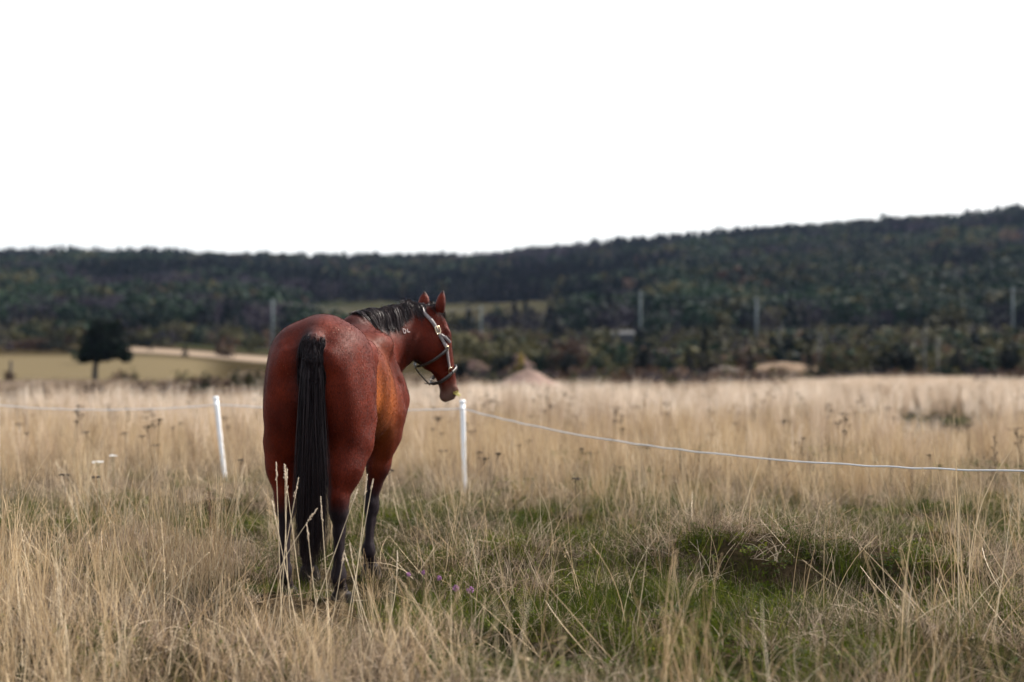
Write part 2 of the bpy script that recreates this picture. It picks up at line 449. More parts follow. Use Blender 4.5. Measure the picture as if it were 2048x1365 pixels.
# keep only the faces with valid verts, soften slightly
def smooth_mesh(V, Q, it, lam=0.5):
    e = np.concatenate([Q[:, [0, 1]], Q[:, [1, 2]], Q[:, [2, 3]], Q[:, [3, 0]]])
    for _ in range(it):
        s = np.zeros_like(V); n = np.zeros(len(V))
        for a, b in ((0, 1), (1, 0)):
            for c in range(3): s[:, c] += np.bincount(e[:, a], V[e[:, b], c], len(V))
            n += np.bincount(e[:, a], minlength=len(V))
        V = V*(1-lam)+lam*s/np.maximum(n, 1)[:, None]
    return V
HV = smooth_mesh(HV, HQ, 2, 0.4)

# ears grown on the poll (same skin)
def ear(s, twist, lean, length):
    """shell leaf, open to the front; local head coordinates"""
    n, m = 14, 12
    t = np.linspace(0, 1, n); a = np.linspace(-1, 1, m)
    wdt = 0.046*np.interp(t, [0, .15, .4, .7, .9, 1], [0.75, 0.95, 1.0, 0.72, 0.3, 0.04])
    out = []
    for off in (0.0, -0.005):
        rr = np.maximum(wdt[:, None]+off*0.6, 0.001)
        x = np.sin(a*2.35)[None]*rr; y = -np.cos(a*2.35)[None]*rr*0.75+off+0.012*t[:, None]**2
        z = np.repeat((t*length)[:, None], m, 1)
        out.append(np.stack([x, y, z], -1))
    O, I = out
    V = np.concatenate([O.reshape(-1, 3), I.reshape(-1, 3)])
    i = np.arange(n-1)[:, None]*m+np.arange(m-1)[None]; i = i.ravel()
    Fo = np.stack([i, i+1, i+m+1, i+m], -1); k = n*m
    Fi = Fo[:, ::-1]+k
    r = np.arange(n-1)*m
    E1 = np.stack([r, r+m, r+m+k, r+k], -1); r2 = r+m-1; E2 = np.stack([r2, r2+k, r2+m+k, r2+m], -1)
    E3 = np.stack([(n-1)*m+np.arange(m-1), (n-1)*m+np.arange(1, m), (n-1)*m+np.arange(1, m)+k, (n-1)*m+np.arange(m-1)+k], -1)
    Fa = np.concatenate([Fo, Fi, E1, E2, E3])
    return V, Fa
EARV = []; 
_up = np.array([0, 0, 1.0])
for s, tw, rootp, tip, ln in ((-1, R(-18), (0.012, 0.030, -0.078), (0.02, 0.03, 1), 0.150), (1, R(25), (-0.005, -0.022, 0.052), (0.0, 0.0, 1), 0.140)):
    V, Fa = ear(s, 0, 0, ln)
    up = HM@(_up+0.12*fh*tip[1]*5+0.10*np.array([0.25, 0, 0])*(1 if s < 0 else -1.2)); up /= np.linalg.norm(up)
    fwd = HM@(fh*math.cos(tw)+np.array([-fh[1], fh[0], 0])*math.sin(tw)); fwd -= up*(fwd@up); fwd /= np.linalg.norm(fwd)
    sd = np.cross(fwd, up)
    W = V[:, :1]*sd+V[:, 1:2]*fwd+V[:, 2:]*up
    EARV.append((W+hd(*rootp), Fa))
nbody = len(HV)
HVa, HQa = merge([(HV, HQ)]+EARV)

# coat tones as attributes: points (black legs), flank (paler hair plus painted highlight), muzzle, ear edge
def coat_attr(V, nb):
    x, y, z = V.T
    leg = 1-sstep(0.42, 0.70, z+0.05*(fbm(x*8, y*8+z*6)-0.5)*2+0.0)
    fr = x > 0.6
    leg = np.where(fr, 1-sstep(0.46, 0.76, z+0.04*np.sin(y*40)), leg)
    body_only = np.where(fr, 1-sstep(0.8, .86, z), 1-sstep(0.80, .86, z))
    leg = leg*body_only
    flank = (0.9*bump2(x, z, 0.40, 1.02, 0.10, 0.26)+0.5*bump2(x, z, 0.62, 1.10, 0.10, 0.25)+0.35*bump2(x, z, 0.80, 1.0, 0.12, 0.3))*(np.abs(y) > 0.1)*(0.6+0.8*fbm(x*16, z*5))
    q = (V-HPl)@HL.T
    inh = (q[:, 0] > -0.1) & (q[:, 0] < 0.7) & (np.abs(q[:, 1]) < 0.16) & (np.abs(q[:, 2]) < 0.3)
    muz = sstep(0.44, 0.57, q[:, 0])*inh
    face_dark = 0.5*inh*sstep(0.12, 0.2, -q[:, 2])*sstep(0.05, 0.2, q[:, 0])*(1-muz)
    dorsal = np.exp(-(y/0.06)**2)*sstep(1.35, 1.5, z)*(x < 1.0)*(x > -0.35)
    dock = np.exp(-((x+0.30)/0.12)**2-(y/0.06)**2)*sstep(0.9, 1.05, z)*(1-sstep(1.43, 1.50, z)*0.6)
    eye = np.maximum.reduce([np.exp(-(((q-np.array([0.185, w, 0.026]))/0.019)**2).sum(-1)) for w in (-0.103, 0.103)])
    hoofm = 1-sstep(0.075, 0.10, z)
    e = np.zeros(len(V)); e[nb:] = 1.0
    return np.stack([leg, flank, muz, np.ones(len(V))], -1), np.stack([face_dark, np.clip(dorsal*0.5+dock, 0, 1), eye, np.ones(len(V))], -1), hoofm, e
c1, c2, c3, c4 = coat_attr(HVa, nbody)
# ear tip darkness along its length
ez = np.zeros(len(HVa)); k = nbody
for V, Fa in EARV:
    n = len(V)//2; t = np.repeat(np.linspace(0, 1, 14), 12); a = np.abs(np.tile(np.linspace(-1, 1, 12), 14))
    d = np.clip(sstep(0.72, 0.98, t)+sstep(0.72, 1.0, a)*0.8, 0, 1); ez[k:k+n] = d; ez[k+n:k+2*n] = d; k += 2*n

def coat_material():
    m, nt, out = mat_new('bay_coat')
    p = N(nt, 'ShaderNodeBsdfPrincipled')
    A = N(nt, 'ShaderNodeAttribute', attribute_name='coat_a'); B = N(nt, 'ShaderNodeAttribute', attribute_name='coat_b')
    H = N(nt, 'ShaderNodeAttribute', attribute_name='hoof'); E = N(nt, 'ShaderNodeAttribute', attribute_name='ear_edge')
    sa = N(nt, 'ShaderNodeSeparateColor'); L(nt, A.outputs['Color'], sa.inputs[0])
    sb = N(nt, 'ShaderNodeSeparateColor'); L(nt, B.outputs['Color'], sb.inputs[0])
    t = N(nt, 'ShaderNodeTexCoord')
    n1 = N(nt, 'ShaderNodeTexNoise', Scale=5.0, Detail=3.0); L(nt, t.outputs['Object'], n1.inputs['Vector'])
    mpn = N(nt, 'ShaderNodeMapping'); mpn.inputs['Scale'].default_value = (120, 300, 80); L(nt, t.outputs['Object'], mpn.inputs[0])
    n2 = N(nt, 'ShaderNodeTexNoise', Scale=1.0, Detail=4.0, Roughness=0.65, Distortion=0.6); L(nt, mpn.outputs[0], n2.inputs['Vector'])
    base = ramp(nt, n1.outputs['Fac'], [(0.3, (0.048, 0.0052, 0.0021)), (0.7, (0.108, 0.0130, 0.0042))]).outputs[0]
    base = mixc(nt, sa.outputs[1], base, (0.34, 0.092, 0.018))  # orange flank: lighter hair and the highlight on it, both in the colour
    fur = ramp(nt, n2.outputs['Fac'], [(0.30, (0.45, 0.45, 0.45)), (0.70, (1.6, 1.6, 1.6))]).outputs[0]
    base = mixc(nt, 1.0, base, fur, 'MULTIPLY')
    base = mixc(nt, sb.outputs[1], base, (0.018, 0.011, 0.012))
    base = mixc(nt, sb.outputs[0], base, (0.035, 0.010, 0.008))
    base = mixc(nt, sa.outputs[2], base, (0.15, 0.085, 0.065))
    lg = N(nt, 'ShaderNodeMath', operation='MULTIPLY_ADD'); L(nt, n1.outputs['Fac'], lg.inputs[0]); lg.inputs[1].default_value = 0.5; L(nt, sa.outputs[0], lg.inputs[2])
    lgr = N(nt, 'ShaderNodeMapRange'); lgr.inputs['From Min'].default_value = 0.38; lgr.inputs['From Max'].default_value = 1.0; L(nt, lg.outputs[0], lgr.inputs[0])
    base = mixc(nt, lgr.outputs[0], base, (0.016, 0.011, 0.014))
    base = mixc(nt, E.outputs['Fac'], base, (0.014, 0.009, 0.009))
    base = mixc(nt, H.outputs['Fac'], base, (0.018, 0.014, 0.012))
    base = mixc(nt, sb.outputs[2], base, (0.004, 0.003, 0.003))
    # pale seed dust caught in the coat of the croup
    v = N(nt, 'ShaderNodeTexVoronoi', Scale=85.0); L(nt, t.outputs['Object'], v.inputs['Vector'])
    d1 = N(nt, 'ShaderNodeMath', operation='LESS_THAN'); L(nt, v.outputs['Distance'], d1.inputs[0]); d1.inputs[1].default_value = 0.16
    n3 = N(nt, 'ShaderNodeTexNoise', Scale=9.0, Detail=2.0); L(nt, t.outputs['Object'], n3.inputs['Vector'])
    wh = N(nt, 'ShaderNodeTexWhiteNoise'); L(nt, v.outputs['Position'], wh.inputs['Vector'])
    d3 = N(nt, 'ShaderNodeMath', operation='GREATER_THAN'); L(nt, wh.outputs['Value'], d3.inputs[0]); d3.inputs[1].default_value = 0.75
    d2 = N(nt, 'ShaderNodeMapRange'); L(nt, n3.outputs['Fac'], d2.inputs[0]); d2.inputs['From Min'].default_value = 0.48; d2.inputs['From Max'].default_value = 0.7
    sx = N(nt, 'ShaderNodeSeparateXYZ'); L(nt, t.outputs['Object'], sx.inputs[0])
    zr = N(nt, 'ShaderNodeMapRange'); L(nt, sx.outputs['Z'], zr.inputs[0]); zr.inputs['From Min'].default_value = 1.15; zr.inputs['From Max'].default_value = 1.4
    pr = d1.outputs[0]
    for q in (d2.outputs[0], d3.outputs[0], zr.outputs[0]):
        mm = N(nt, 'ShaderNodeMath', operation='MULTIPLY'); L(nt, pr, mm.inputs[0]); L(nt, q, mm.inputs[1]); pr = mm.outputs[0]
    base = mixc(nt, pr, base, (0.42, 0.30, 0.20))
    L(nt, base, p.inputs['Base Color'])
    rg = N(nt, 'ShaderNodeMapRange'); L(nt, sb.outputs[2], rg.inputs[0]); rg.inputs['To Min'].default_value = 0.55; rg.inputs['To Max'].default_value = 0.08
    L(nt, rg.outputs[0], p.inputs['Roughness'])
    p.inputs['Specular IOR Level'].default_value = 0.09
    p.inputs['Sheen Weight'].default_value = 0.015; p.inputs['Sheen Roughness'].default_value = 0.4
    p.inputs['Sheen Tint'].default_value = (0.9, 0.55, 0.5, 1)
    b = N(nt, 'ShaderNodeBump', Strength=0.45, Distance=0.003); L(nt, n2.outputs['Fac'], b.inputs['Height'])
    n4 = N(nt, 'ShaderNodeTexNoise', Scale=11.0, Detail=3.0); L(nt, t.outputs['Object'], n4.inputs['Vector'])
    b2_ = N(nt, 'ShaderNodeBump', Strength=0.10, Distance=0.02); L(nt, n4.outputs['Fac'], b2_.inputs['Height']); L(nt, b.outputs[0], b2_.inputs['Normal'])
    L(nt, b2_.outputs[0], p.inputs['Normal'])
    L(nt, p.outputs[0], out.inputs[0])
    return m
M_coat = coat_material()
horse = empty('horse', tuple(HO), 0.0)
horse.rotation_euler = (0, 0, PI/2-HEAD)
tag(horse, 'bay horse with black mane and tail standing rear to the viewer, head turned right', 'horse')
hme = mesh_np('horse_body', HVa, HQa, (M_coat,), smooth=True)
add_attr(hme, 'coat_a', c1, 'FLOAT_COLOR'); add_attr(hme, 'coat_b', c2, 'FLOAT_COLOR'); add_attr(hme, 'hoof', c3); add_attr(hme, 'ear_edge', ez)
link('body', hme, horse)
# the short coat itself: fine hairs lying back and down over the skin
rng = np.random.default_rng(14); nb_ = len(HQ); va = HV[HQ[:, 0]]; area = np.linalg.norm(np.cross(HV[HQ[:, 2]]-va, HV[HQ[:, 3]]-HV[HQ[:, 1]]), axis=1)
nh = 130000; fi = rng.choice(nb_, nh, p=area/area.sum()); bw = rng.dirichlet([1, 1, 1, 1], nh); hp = (HV[HQ[fi]]*bw[..., None]).sum(1)
fn_ = np.cross(HV[HQ[:, 2]]-va, HV[HQ[:, 3]]-HV[HQ[:, 1]]); hn = fn_[fi]; hn /= np.linalg.norm(hn, axis=1)[:, None]
if (hn*F.grad(hp, .004)).sum(-1).mean() < 0: hn = -hn
sw = (fbm(hp[:, 0]*4+2, hp[:, 2]*4+hp[:, 1]*3)-.5)*1.6
hd_ = np.stack([-0.75+0*sw, sw, -0.85+0*sw], -1)+rng.normal(0, .22, (nh, 3)); hd_ -= hn*(hd_*hn).sum(-1)[:, None]; hd_ /= np.linalg.norm(hd_, axis=1)[:, None]
hlen = rng.uniform(.008, .017, nh)[:, None]; q0 = hp-hn*.0005; q1 = hp+hd_*hlen*.55+hn*.0014; q2 = hp+hd_*hlen+hn*rng.uniform(.0012, .0032, (nh, 1))
Pf = np.stack([q0, q1, q2], 1); sd_ = np.cross(hd_, hn+rng.normal(0, .35, (nh, 3))); sd_ /= np.linalg.norm(sd_, axis=1)[:, None]
Vf, Qf, sid_, _t = ribbons(Pf, np.tile([.0013, .0011, .0003], (nh, 1)), sd_[:, None])
fme = mesh_np('coat_hair', Vf, Qf, (M_coat,), smooth=True); k0 = HQ[fi, 0]
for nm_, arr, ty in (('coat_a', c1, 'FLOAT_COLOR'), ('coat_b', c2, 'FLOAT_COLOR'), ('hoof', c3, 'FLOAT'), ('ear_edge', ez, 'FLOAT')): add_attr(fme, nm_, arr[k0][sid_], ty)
o_ = link('coat_hair', fme, horse); o_['kind'] = 'stuff'

def hair_material(name, lo, hi, rough=0.32, spec=0.6):
    m, nt, out = mat_new(name)
    p = N(nt, 'ShaderNodeBsdfPrincipled', Roughness=rough); p.inputs['Specular IOR Level'].default_value = spec*0.6
    a = N(nt, 'ShaderNodeAttribute', attribute_name='shade')
    r = ramp(nt, a.outputs['Fac'], [(0.0, lo), (0.8, tuple((x+y)/2 for x, y in zip(lo, hi))), (1.0, hi)])
    L(nt, r.outputs[0], p.inputs['Base Color']); L(nt, p.outputs[0], out.inputs[0])
    return m
M_hair = hair_material('black_hair', (0.003, 0.0022, 0.004), (0.026, 0.014, 0.015), 0.45, 0.3)

def hair_object(name, P, w0, parent, mat, rng, seed_shade=None, taper=0.25):
    n, m = P.shape[:2]
    T = np.gradient(P, axis=1); T /= np.linalg.norm(T, axis=-1)[..., None]+1e-9
    rd = rng.normal(size=(n, 1, 3)); S = np.cross(T, rd); S /= np.linalg.norm(S, axis=-1)[..., None]+1e-9
    W = w0*np.linspace(1, taper, m)[None]*rng.uniform(0.6, 1.3, (n, 1))
    V, Q, sid, tt = ribbons(P, W, S)
    me = mesh_np(name, V, Q, (mat,), smooth=True)
    sh = rng.random(n) if seed_shade is None else seed_shade
    add_attr(me, 'shade', sh[sid])
    return link(name, me, parent)

# tail: strands leave the dock all round and fall together
rng = np.random.default_rng(3)
nt_, ms = 7500, 22
dk = np.array(DOCK); td = rng.random(nt_)**0.8
seg = td*3.2+0.35+rng.uniform(0, .35, nt_)*(td < .3); ii_ = np.clip(seg.astype(int), 0, 3); fr_ = (seg-ii_)[:, None]
root = dk[ii_, :3]*(1-fr_)+dk[ii_+1, :3]*fr_; rr_ = dk[ii_, 3]*(1-fr_[:, 0])+dk[ii_+1, 3]*fr_[:, 0]
ang = rng.uniform(-1.0, 1.0, nt_)*2.2                    # round the back of the dock
side = np.sin(ang); back = -np.cos(ang)
root = root+np.stack([back*rr_*0.9, side*rr_, rng.uniform(-.01, .01, nt_)], -1)
dirn = np.stack([back*0.35-0.15, side*0.30, np.full(nt_, -0.9)+rng.uniform(-.1, .1, nt_)], -1); dirn /= np.linalg.norm(dirn, axis=1)[:, None]
endz = rng.normal(0.45, 0.10, nt_); endz = np.where(rng.random(nt_) < 0.25, endz+rng.uniform(0, 0.45, nt_), endz)
stp = (root[:, 2]-endz)/(ms-1)*1.02
clump = rng.integers(0, 110, nt_); cy = rng.normal(0, 1, 110); cx = rng.normal(0, 1, 110); cphase = rng.uniform(0, 6.28, 110)
P = np.zeros((nt_, ms, 3)); P[:, 0] = root; p = root.copy(); d = dirn.copy()
own = rng.normal(0, 1, (nt_, 2))
for i in range(1, ms):
    t = i/(ms-1); z = p[:, 2]
    wd = np.interp(z, [0.2, 0.45, 0.8, 1.1, 1.35, 1.5], [0.026, 0.042, 0.048, 0.050, 0.040, 0.022])
    tgt = np.stack([-0.395+0.030*np.clip(1.2-z, 0, 1)+(0.35*cx[clump]+0.25*own[:, 1])*wd*0.7, (0.45*cy[clump]+0.35*own[:, 0]+0.8*side)*wd*0.95+0.011*np.sin(6*z+cphase[clump])-0.052, z], -1)
    pull = (tgt-p)*np.array([1, 1, 0])*5.0*(0.25+t)
    d = d*0.50+np.array([0, 0, -1])*0.40+pull*0.22; d /= np.linalg.norm(d, axis=1)[:, None]
    p = p+d*stp[:, None]; P[:, i] = p
for _ in range(1):
    P = F.push(P.reshape(-1, 3), 0.006, 2, True).reshape(nt_, ms, 3)
hair_object('tail', P, 0.0024, horse, M_hair, rng)

# mane: along the crest, falling to the right side, some locks left standing off
nm, mm_ = 7000, 12
CR = np.array([w2l(p[:3]) for p in CREST]); crr = np.array([p[3] for p in CREST])
tt_ = rng.random(nm)*3.95; i0_ = np.clip(tt_.astype(int), 0, 3); ff = (tt_-i0_)[:, None]
base = CR[i0_]*(1-ff)+CR[i0_+1]*ff; br = crr[i0_]*(1-ff[:, 0])+crr[i0_+1]*ff[:, 0]
tang = (CR[i0_+1]-CR[i0_]); tang /= np.linalg.norm(tang, axis=1)[:, None]
rightv = np.cross(tang, np.array([0, 0, 1.0])); rightv /= np.linalg.norm(rightv, axis=1)[:, None]
root = base+np.array([0, 0, 1.0])*br[:, None]*0.97+rightv*rng.normal(0, 0.012, (nm, 1))
def skin_hit(px, py, d0=8.4, d1=9.8):
    ts = np.linspace(d0, d1, 400); Lp = (np.stack([px2(px, py, t) for t in ts])-HO)@HM.T; return Lp[np.argmax(F(Lp) < 0)]
bc = skin_hit(813, 664)                                   # the brand sits here on the neck
nl = 64; lk = np.minimum((tt_/3.96*nl+rng.normal(0, .45, nm)).astype(int).clip(0), nl-1); lkd = rng.normal(0, 1, (nl, 3)); lkl = rng.uniform(0.7, 1.15, nl)
ln = np.interp(tt_, [0, 0.5, 1.5, 2.6, 3.6, 4], [0.10, 0.18, 0.20, 0.16, 0.11, 0.07])*lkl[lk]*rng.uniform(0.75, 1.1, nm)
d = rightv*0.75+np.array([0, 0, 0.35])+lkd[lk]*0.22+rng.normal(0, 0.13, (nm, 3)); d /= np.linalg.norm(d, axis=1)[:, None]
P = np.zeros((nm, mm_, 3)); P[:, 0] = root; p = root.copy()
for i in range(1, mm_):
    d = d*0.62+np.array([0, 0, -1])*0.36+lkd[lk]*0.035+rng.normal(0, 0.02, (nm, 3)); d /= np.linalg.norm(d, axis=1)[:, None]
    p = p+d*(ln/(mm_-1))[:, None]
    dd = F(p)-(0.004+0.010*(lk % 3 == 0)); inside = dd < 0
    if inside.any(): p[inside] = p[inside]-F.grad(p[inside])*dd[inside][:, None]
    P[:, i] = p
P = P[np.linalg.norm(P-bc, axis=-1).min(1) > 0.036]
M_mane = hair_material('mane_hair', (0.005, 0.004, 0.007), (0.060, 0.034, 0.032), 0.45, 0.5)
hair_object('mane', P, 0.0023, horse, M_mane, rng)
# forelock: a short tuft between the ears
nf = 400; P = np.zeros((nf, 8, 3)); p = hd(-0.03, 0.0, 0)+rng.normal(0, 0.016, (nf, 3)); p = F.push(p, 0.001, 3); P[:, 0] = p
d = HL[2]*0.8-HL[0]*0.3+rng.normal(0, 0.25, (nf, 3)); 
for i in range(1, 8):
    d = d*0.6+HL[0]*0.4+rng.normal(0, 0.03, (nf, 3)); d /= np.linalg.norm(d, axis=1)[:, None]; p = p+d*0.016
    dd = F(p)-0.006; q = dd < 0
    if q.any(): p[q] = p[q]-F.grad(p[q])*dd[q][:, None]
    P[:, i] = p
hair_object('forelock', P, 0.003, horse, M_mane, rng)
# long hairs under the chin and fetlocks are too fine to show; freeze brand on the neck
def on_skin(P, off): return F.push(np.asarray(P, float), off, 4)

def strap(name, pts, width, thick, parent, mat, closed=False, off=0.003, n=40, bulge=0.0):
    """flat strap laid on the skin through points in horse-local coordinates"""
    P = np.asarray(pts, float)
    if closed: P = np.concatenate([P, P[:1]])
    s = np.concatenate([[0], np.cumsum(np.linalg.norm(np.diff(P, axis=0), axis=1))])
    m = np.gradient(P, s, axis=0) if not closed else None
    u = np.linspace(0, s[-1], n)
    Q = np.stack([np.interp(u, s, P[:, i]) for i in range(3)], -1)
    for _ in range(3):                                        # round the corners
        Q[1:-1] = (Q[:-2]+2*Q[1:-1]+Q[2:])/4
        if closed: Q[0] = Q[-1] = (Q[-2]+2*Q[0]+Q[1])/4
    d = F(Q); Q = F.push(Q, off, 4) if bulge == 0 else F.push(Q, off, 4, True)
    for _ in range(2):
        Q[1:-1] = (Q[:-2]+2*Q[1:-1]+Q[2:])/4
    T = np.gradient(Q, axis=0); T /= np.linalg.norm(T, axis=1)[:, None]
    Nn = F.grad(Q, 0.01); Nn -= T*(Nn*T).sum(-1)[:, None]; Nn /= np.linalg.norm(Nn, axis=1)[:, None]
    for _ in range(2): Nn[1:-1] = (Nn[:-2]+Nn[1:-1]+Nn[2:]); Nn /= np.linalg.norm(Nn, axis=1)[:, None]
    B = np.cross(T, Nn)
    w = width/2; ring = [(-w, 0), (-w*0.92, thick), (0, thick*1.25), (w*0.92, thick), (w, 0), (0, -thick*0.2)]
    V = np.concatenate([(Q+B*a+Nn*b)[:, None] for a, b in ring], 1).reshape(-1, 3); k = len(ring)
    i = np.arange(n-1)[:, None]*k; j = np.arange(k)[None]
    Fq = np.stack([i+j, i+(j+1) % k, i+k+(j+1) % k, i+k+j], -1).reshape(-1, 4)
    caps = np.array([[0, 1, 2, 5], [2, 3, 4, 5]]); Fq = np.concatenate([Fq, caps, caps[:, ::-1]+(n-1)*k])
    return link(name, mesh_np(name, V, Fq, (mat,), smooth=True), parent), Q, Nn, B
def ringmesh(c, nrm, upv, rx, ry, r, n=20, sq=2.0):
    nrm = nrm/np.linalg.norm(nrm); upv = upv-nrm*(upv@nrm); upv /= np.linalg.norm(upv); sd = np.cross(upv, nrm)
    a = np.linspace(0, 2*PI, n, endpoint=False); ca, sa_ = np.cos(a), np.sin(a)
    x = np.sign(ca)*np.abs(ca)**(2/sq)*rx; y = np.sign(sa_)*np.abs(sa_)**(2/sq)*ry
    P = c+x[:, None]*sd+y[:, None]*upv
    P = np.concatenate([P, P[:2]])
    return tube(P, r, 6, cap=False)

M_leather_sheen = simple('sheen_leather', (0.20, 0.175, 0.175), 0.45, spec=0.5, noise=0.25, nscale=60, bump=0.3)  # same grey leather, sky sheen on the upper straps painted as paler colour
M_leather = simple('grey_leather', (0.034, 0.028, 0.027), 0.42, spec=0.5, noise=0.3, nscale=60, bump=0.3)
M_brass = simple('pale_brass', (0.78, 0.66, 0.46), 0.3, metal=1.0, noise=0.1)
halter = empty('halter', tuple(l2w(hd(0.2, -0.05, 0)))); 
halter.rotation_euler = horse.rotation_euler
tag(halter, 'grey leather halter with brass buckle and rings strapped on the head of the horse', 'halter')
HOFF = hd(0.2, -0.05, 0)
def hpart(o):
    o.location = tuple(-HOFF); return o
def hstrap(name, pts, w=0.023, t=0.004, mat=None, **k):
    o, Q, Nn, B = strap(name, [hd(*p) for p in pts], w, t, halter, mat or M_leather, **k); hpart(o); return Q, Nn, B
CHK = 0.245
Qc, Nc, Bc = hstrap('crown_strap', [(CHK, -0.005, -0.12), (0.17, -0.018, -0.12), (0.09, -0.035, -0.12), (0.03, -0.055, -0.10), (-0.012, -0.075, -0.06), (-0.03, -0.085, 0), (-0.012, -0.075, 0.06), (0.03, -0.055, 0.10), (0.09, -0.035, 0.12), (0.17, -0.018, 0.12), (CHK, -0.005, 0.12)], 0.025, mat=M_leather_sheen, off=0.006, n=70)
hstrap('cheek_strap', [(CHK, -0.005, -0.12), (0.32, -0.004, -0.10), (0.395, -0.002, -0.08)], 0.020, mat=M_leather_sheen, n=18)
hstrap('cheek_strap', [(CHK, -0.005, 0.12), (0.32, -0.004, 0.10), (0.395, -0.002, 0.08)], 0.020, mat=M_leather, n=18)
hstrap('noseband', [(0.41, 0.0, -0.08), (0.425, -0.05, -0.09), (0.445, -0.10, -0.07), (0.45, -0.135, 0.0), (0.445, -0.10, 0.07), (0.425, -0.05, 0.09), (0.41, 0.0, 0.08), (0.40, 0.05, 0.05), (0.395, 0.075, 0.0), (0.40, 0.05, -0.05)], 0.024, closed=True, bulge=1, off=0.004, n=60)
hstrap('throat_strap', [(CHK, -0.012, -0.12), (0.262, -0.07, -0.13), (0.285, -0.13, -0.11), (0.30, -0.185, -0.06), (0.305, -0.205, 0), (0.30, -0.185, 0.06), (0.285, -0.13, 0.11), (0.262, -0.07, 0.13), (CHK, -0.012, 0.12)], 0.020, off=0.004, n=60, bulge=1)
hstrap('chin_strap', [(0.305, -0.212, 0), (0.345, -0.200, 0), (0.40, -0.172, 0), (0.452, -0.143, 0)], 0.022, off=0.003, n=14, bulge=1)
hstrap('strap_end', [(0.445, -0.135, -0.012), (0.435, -0.160, -0.012), (0.425, -0.185, -0.018)], 0.02, n=8, bulge=1)
def hmetal(name, pos, rx, ry, r, sq=2.0, tongue=False):
    c = F.push(hd(*pos)[None], 0.011, 4); g = F.grad(c, 0.01)[0]; c = c[0]
    parts = [ringmesh(c, g, HL[0], rx, ry, r, sq=sq)]
    if tongue:
        parts.append(tube([c-HL[0]*ry, c+g*0.003, c+HL[0]*ry], 0.0022, 6))
    V, Q = merge(parts)
    return hpart(link(name, mesh_np(name, V, Q, (M_brass,), smooth=True), halter))
hmetal('buckle', (0.105, -0.030, -0.12), 0.017, 0.024, 0.0036, 4, True)
hmetal('ring', (0.405, 0.0, -0.08), 0.015, 0.020, 0.0034, 3)
hmetal('ring', (0.405, 0.0, 0.08), 0.015, 0.020, 0.0034, 3)
hmetal('ring', (0.243, -0.006, -0.12), 0.012, 0.014, 0.003, 3)
hmetal('ring', (0.243, -0.006, 0.12), 0.012, 0.014, 0.003, 3)
hmetal('ring', (0.452, -0.143, -0.0), 0.014, 0.016, 0.003, 2)
# keeper with a pointed strap end below the buckle
hstrap('strap_tip', [(0.14, -0.018, -0.12), (0.18, 0.002, -0.12), (0.215, 0.022, -0.12)], 0.018, 0.004, mat=M_leather_sheen, n=12, off=0.010)
# freeze brand on the neck: two letters made of short strokes on the skin
M_brand = simple('white_brand_hair', (0.62, 0.52, 0.50), 0.7, noise=0.2, nscale=300)
bn = F.grad(bc[None], 0.01)[0]; bu = np.array([0.25, 0.0, 1.0]); bu -= bn*(bu@bn); bu /= np.linalg.norm(bu); bs = np.cross(bu, bn)
if (bs@HM)[0] < 0: bs = -bs
def stroke(pts, w=0.0045):
    P = np.array([bc+bs*a+bu*b for a, b in pts]); u = np.linspace(0, len(P)-1, 4*len(P)); P = np.stack([np.interp(u, range(len(P)), P[:, i]) for i in range(3)], -1)
    P = on_skin(P, 0.0022); return tube(P, w/2, 5)
Dl = [(-0.024, -0.016), (-0.030, 0.014), (-0.016, 0.012), (-0.008, 0.002), (-0.012, -0.012), (-0.024, -0.016)]
Ll = [(0.004, 0.018), (0.006, -0.004), (0.022, 0.002)]
V, Q = merge([stroke(Dl)]); link('brand_letter', mesh_np('brand_letter', V, Q, (M_brand,), smooth=True), horse)
V, Q = merge([stroke(Ll)]); link('brand_letter', mesh_np('brand_letter', V, Q, (M_brand,), smooth=True), horse)
# blades of grass held between the lips
M_wisp = simple('chewed_grass', (0.55, 0.50, 0.14), 0.6)
rng = np.random.default_rng(5)
wr = empty('grass_wisp', tuple(l2w(hd(0.55, -0.04, -0.05)))); tag(wr, 'small wisp of yellow green grass held in the mouth of the horse', 'grass')
parts = []
for k in range(7):
    a = hd(0.545+rng.uniform(-.012, .012), -0.02, -0.044); b = hd(0.56+rng.uniform(-.02, .02), 0.0+rng.uniform(-.01, .02), -0.062-rng.uniform(0, .012)); c = hd(0.58+rng.uniform(-.02, .015), 0.02+rng.uniform(-.01, .02), -0.058)
    Pw = np.array([l2w(a), l2w(b), l2w(c)])-np.array(wr.location)
    parts.append(tube(Pw, [0.0015, 0.002, 0.0006], 4))
V, Q = merge(parts); o = link('blade', mesh_np('blade', V, Q, (M_wisp,)), wr); o['kind'] = 'stuff'
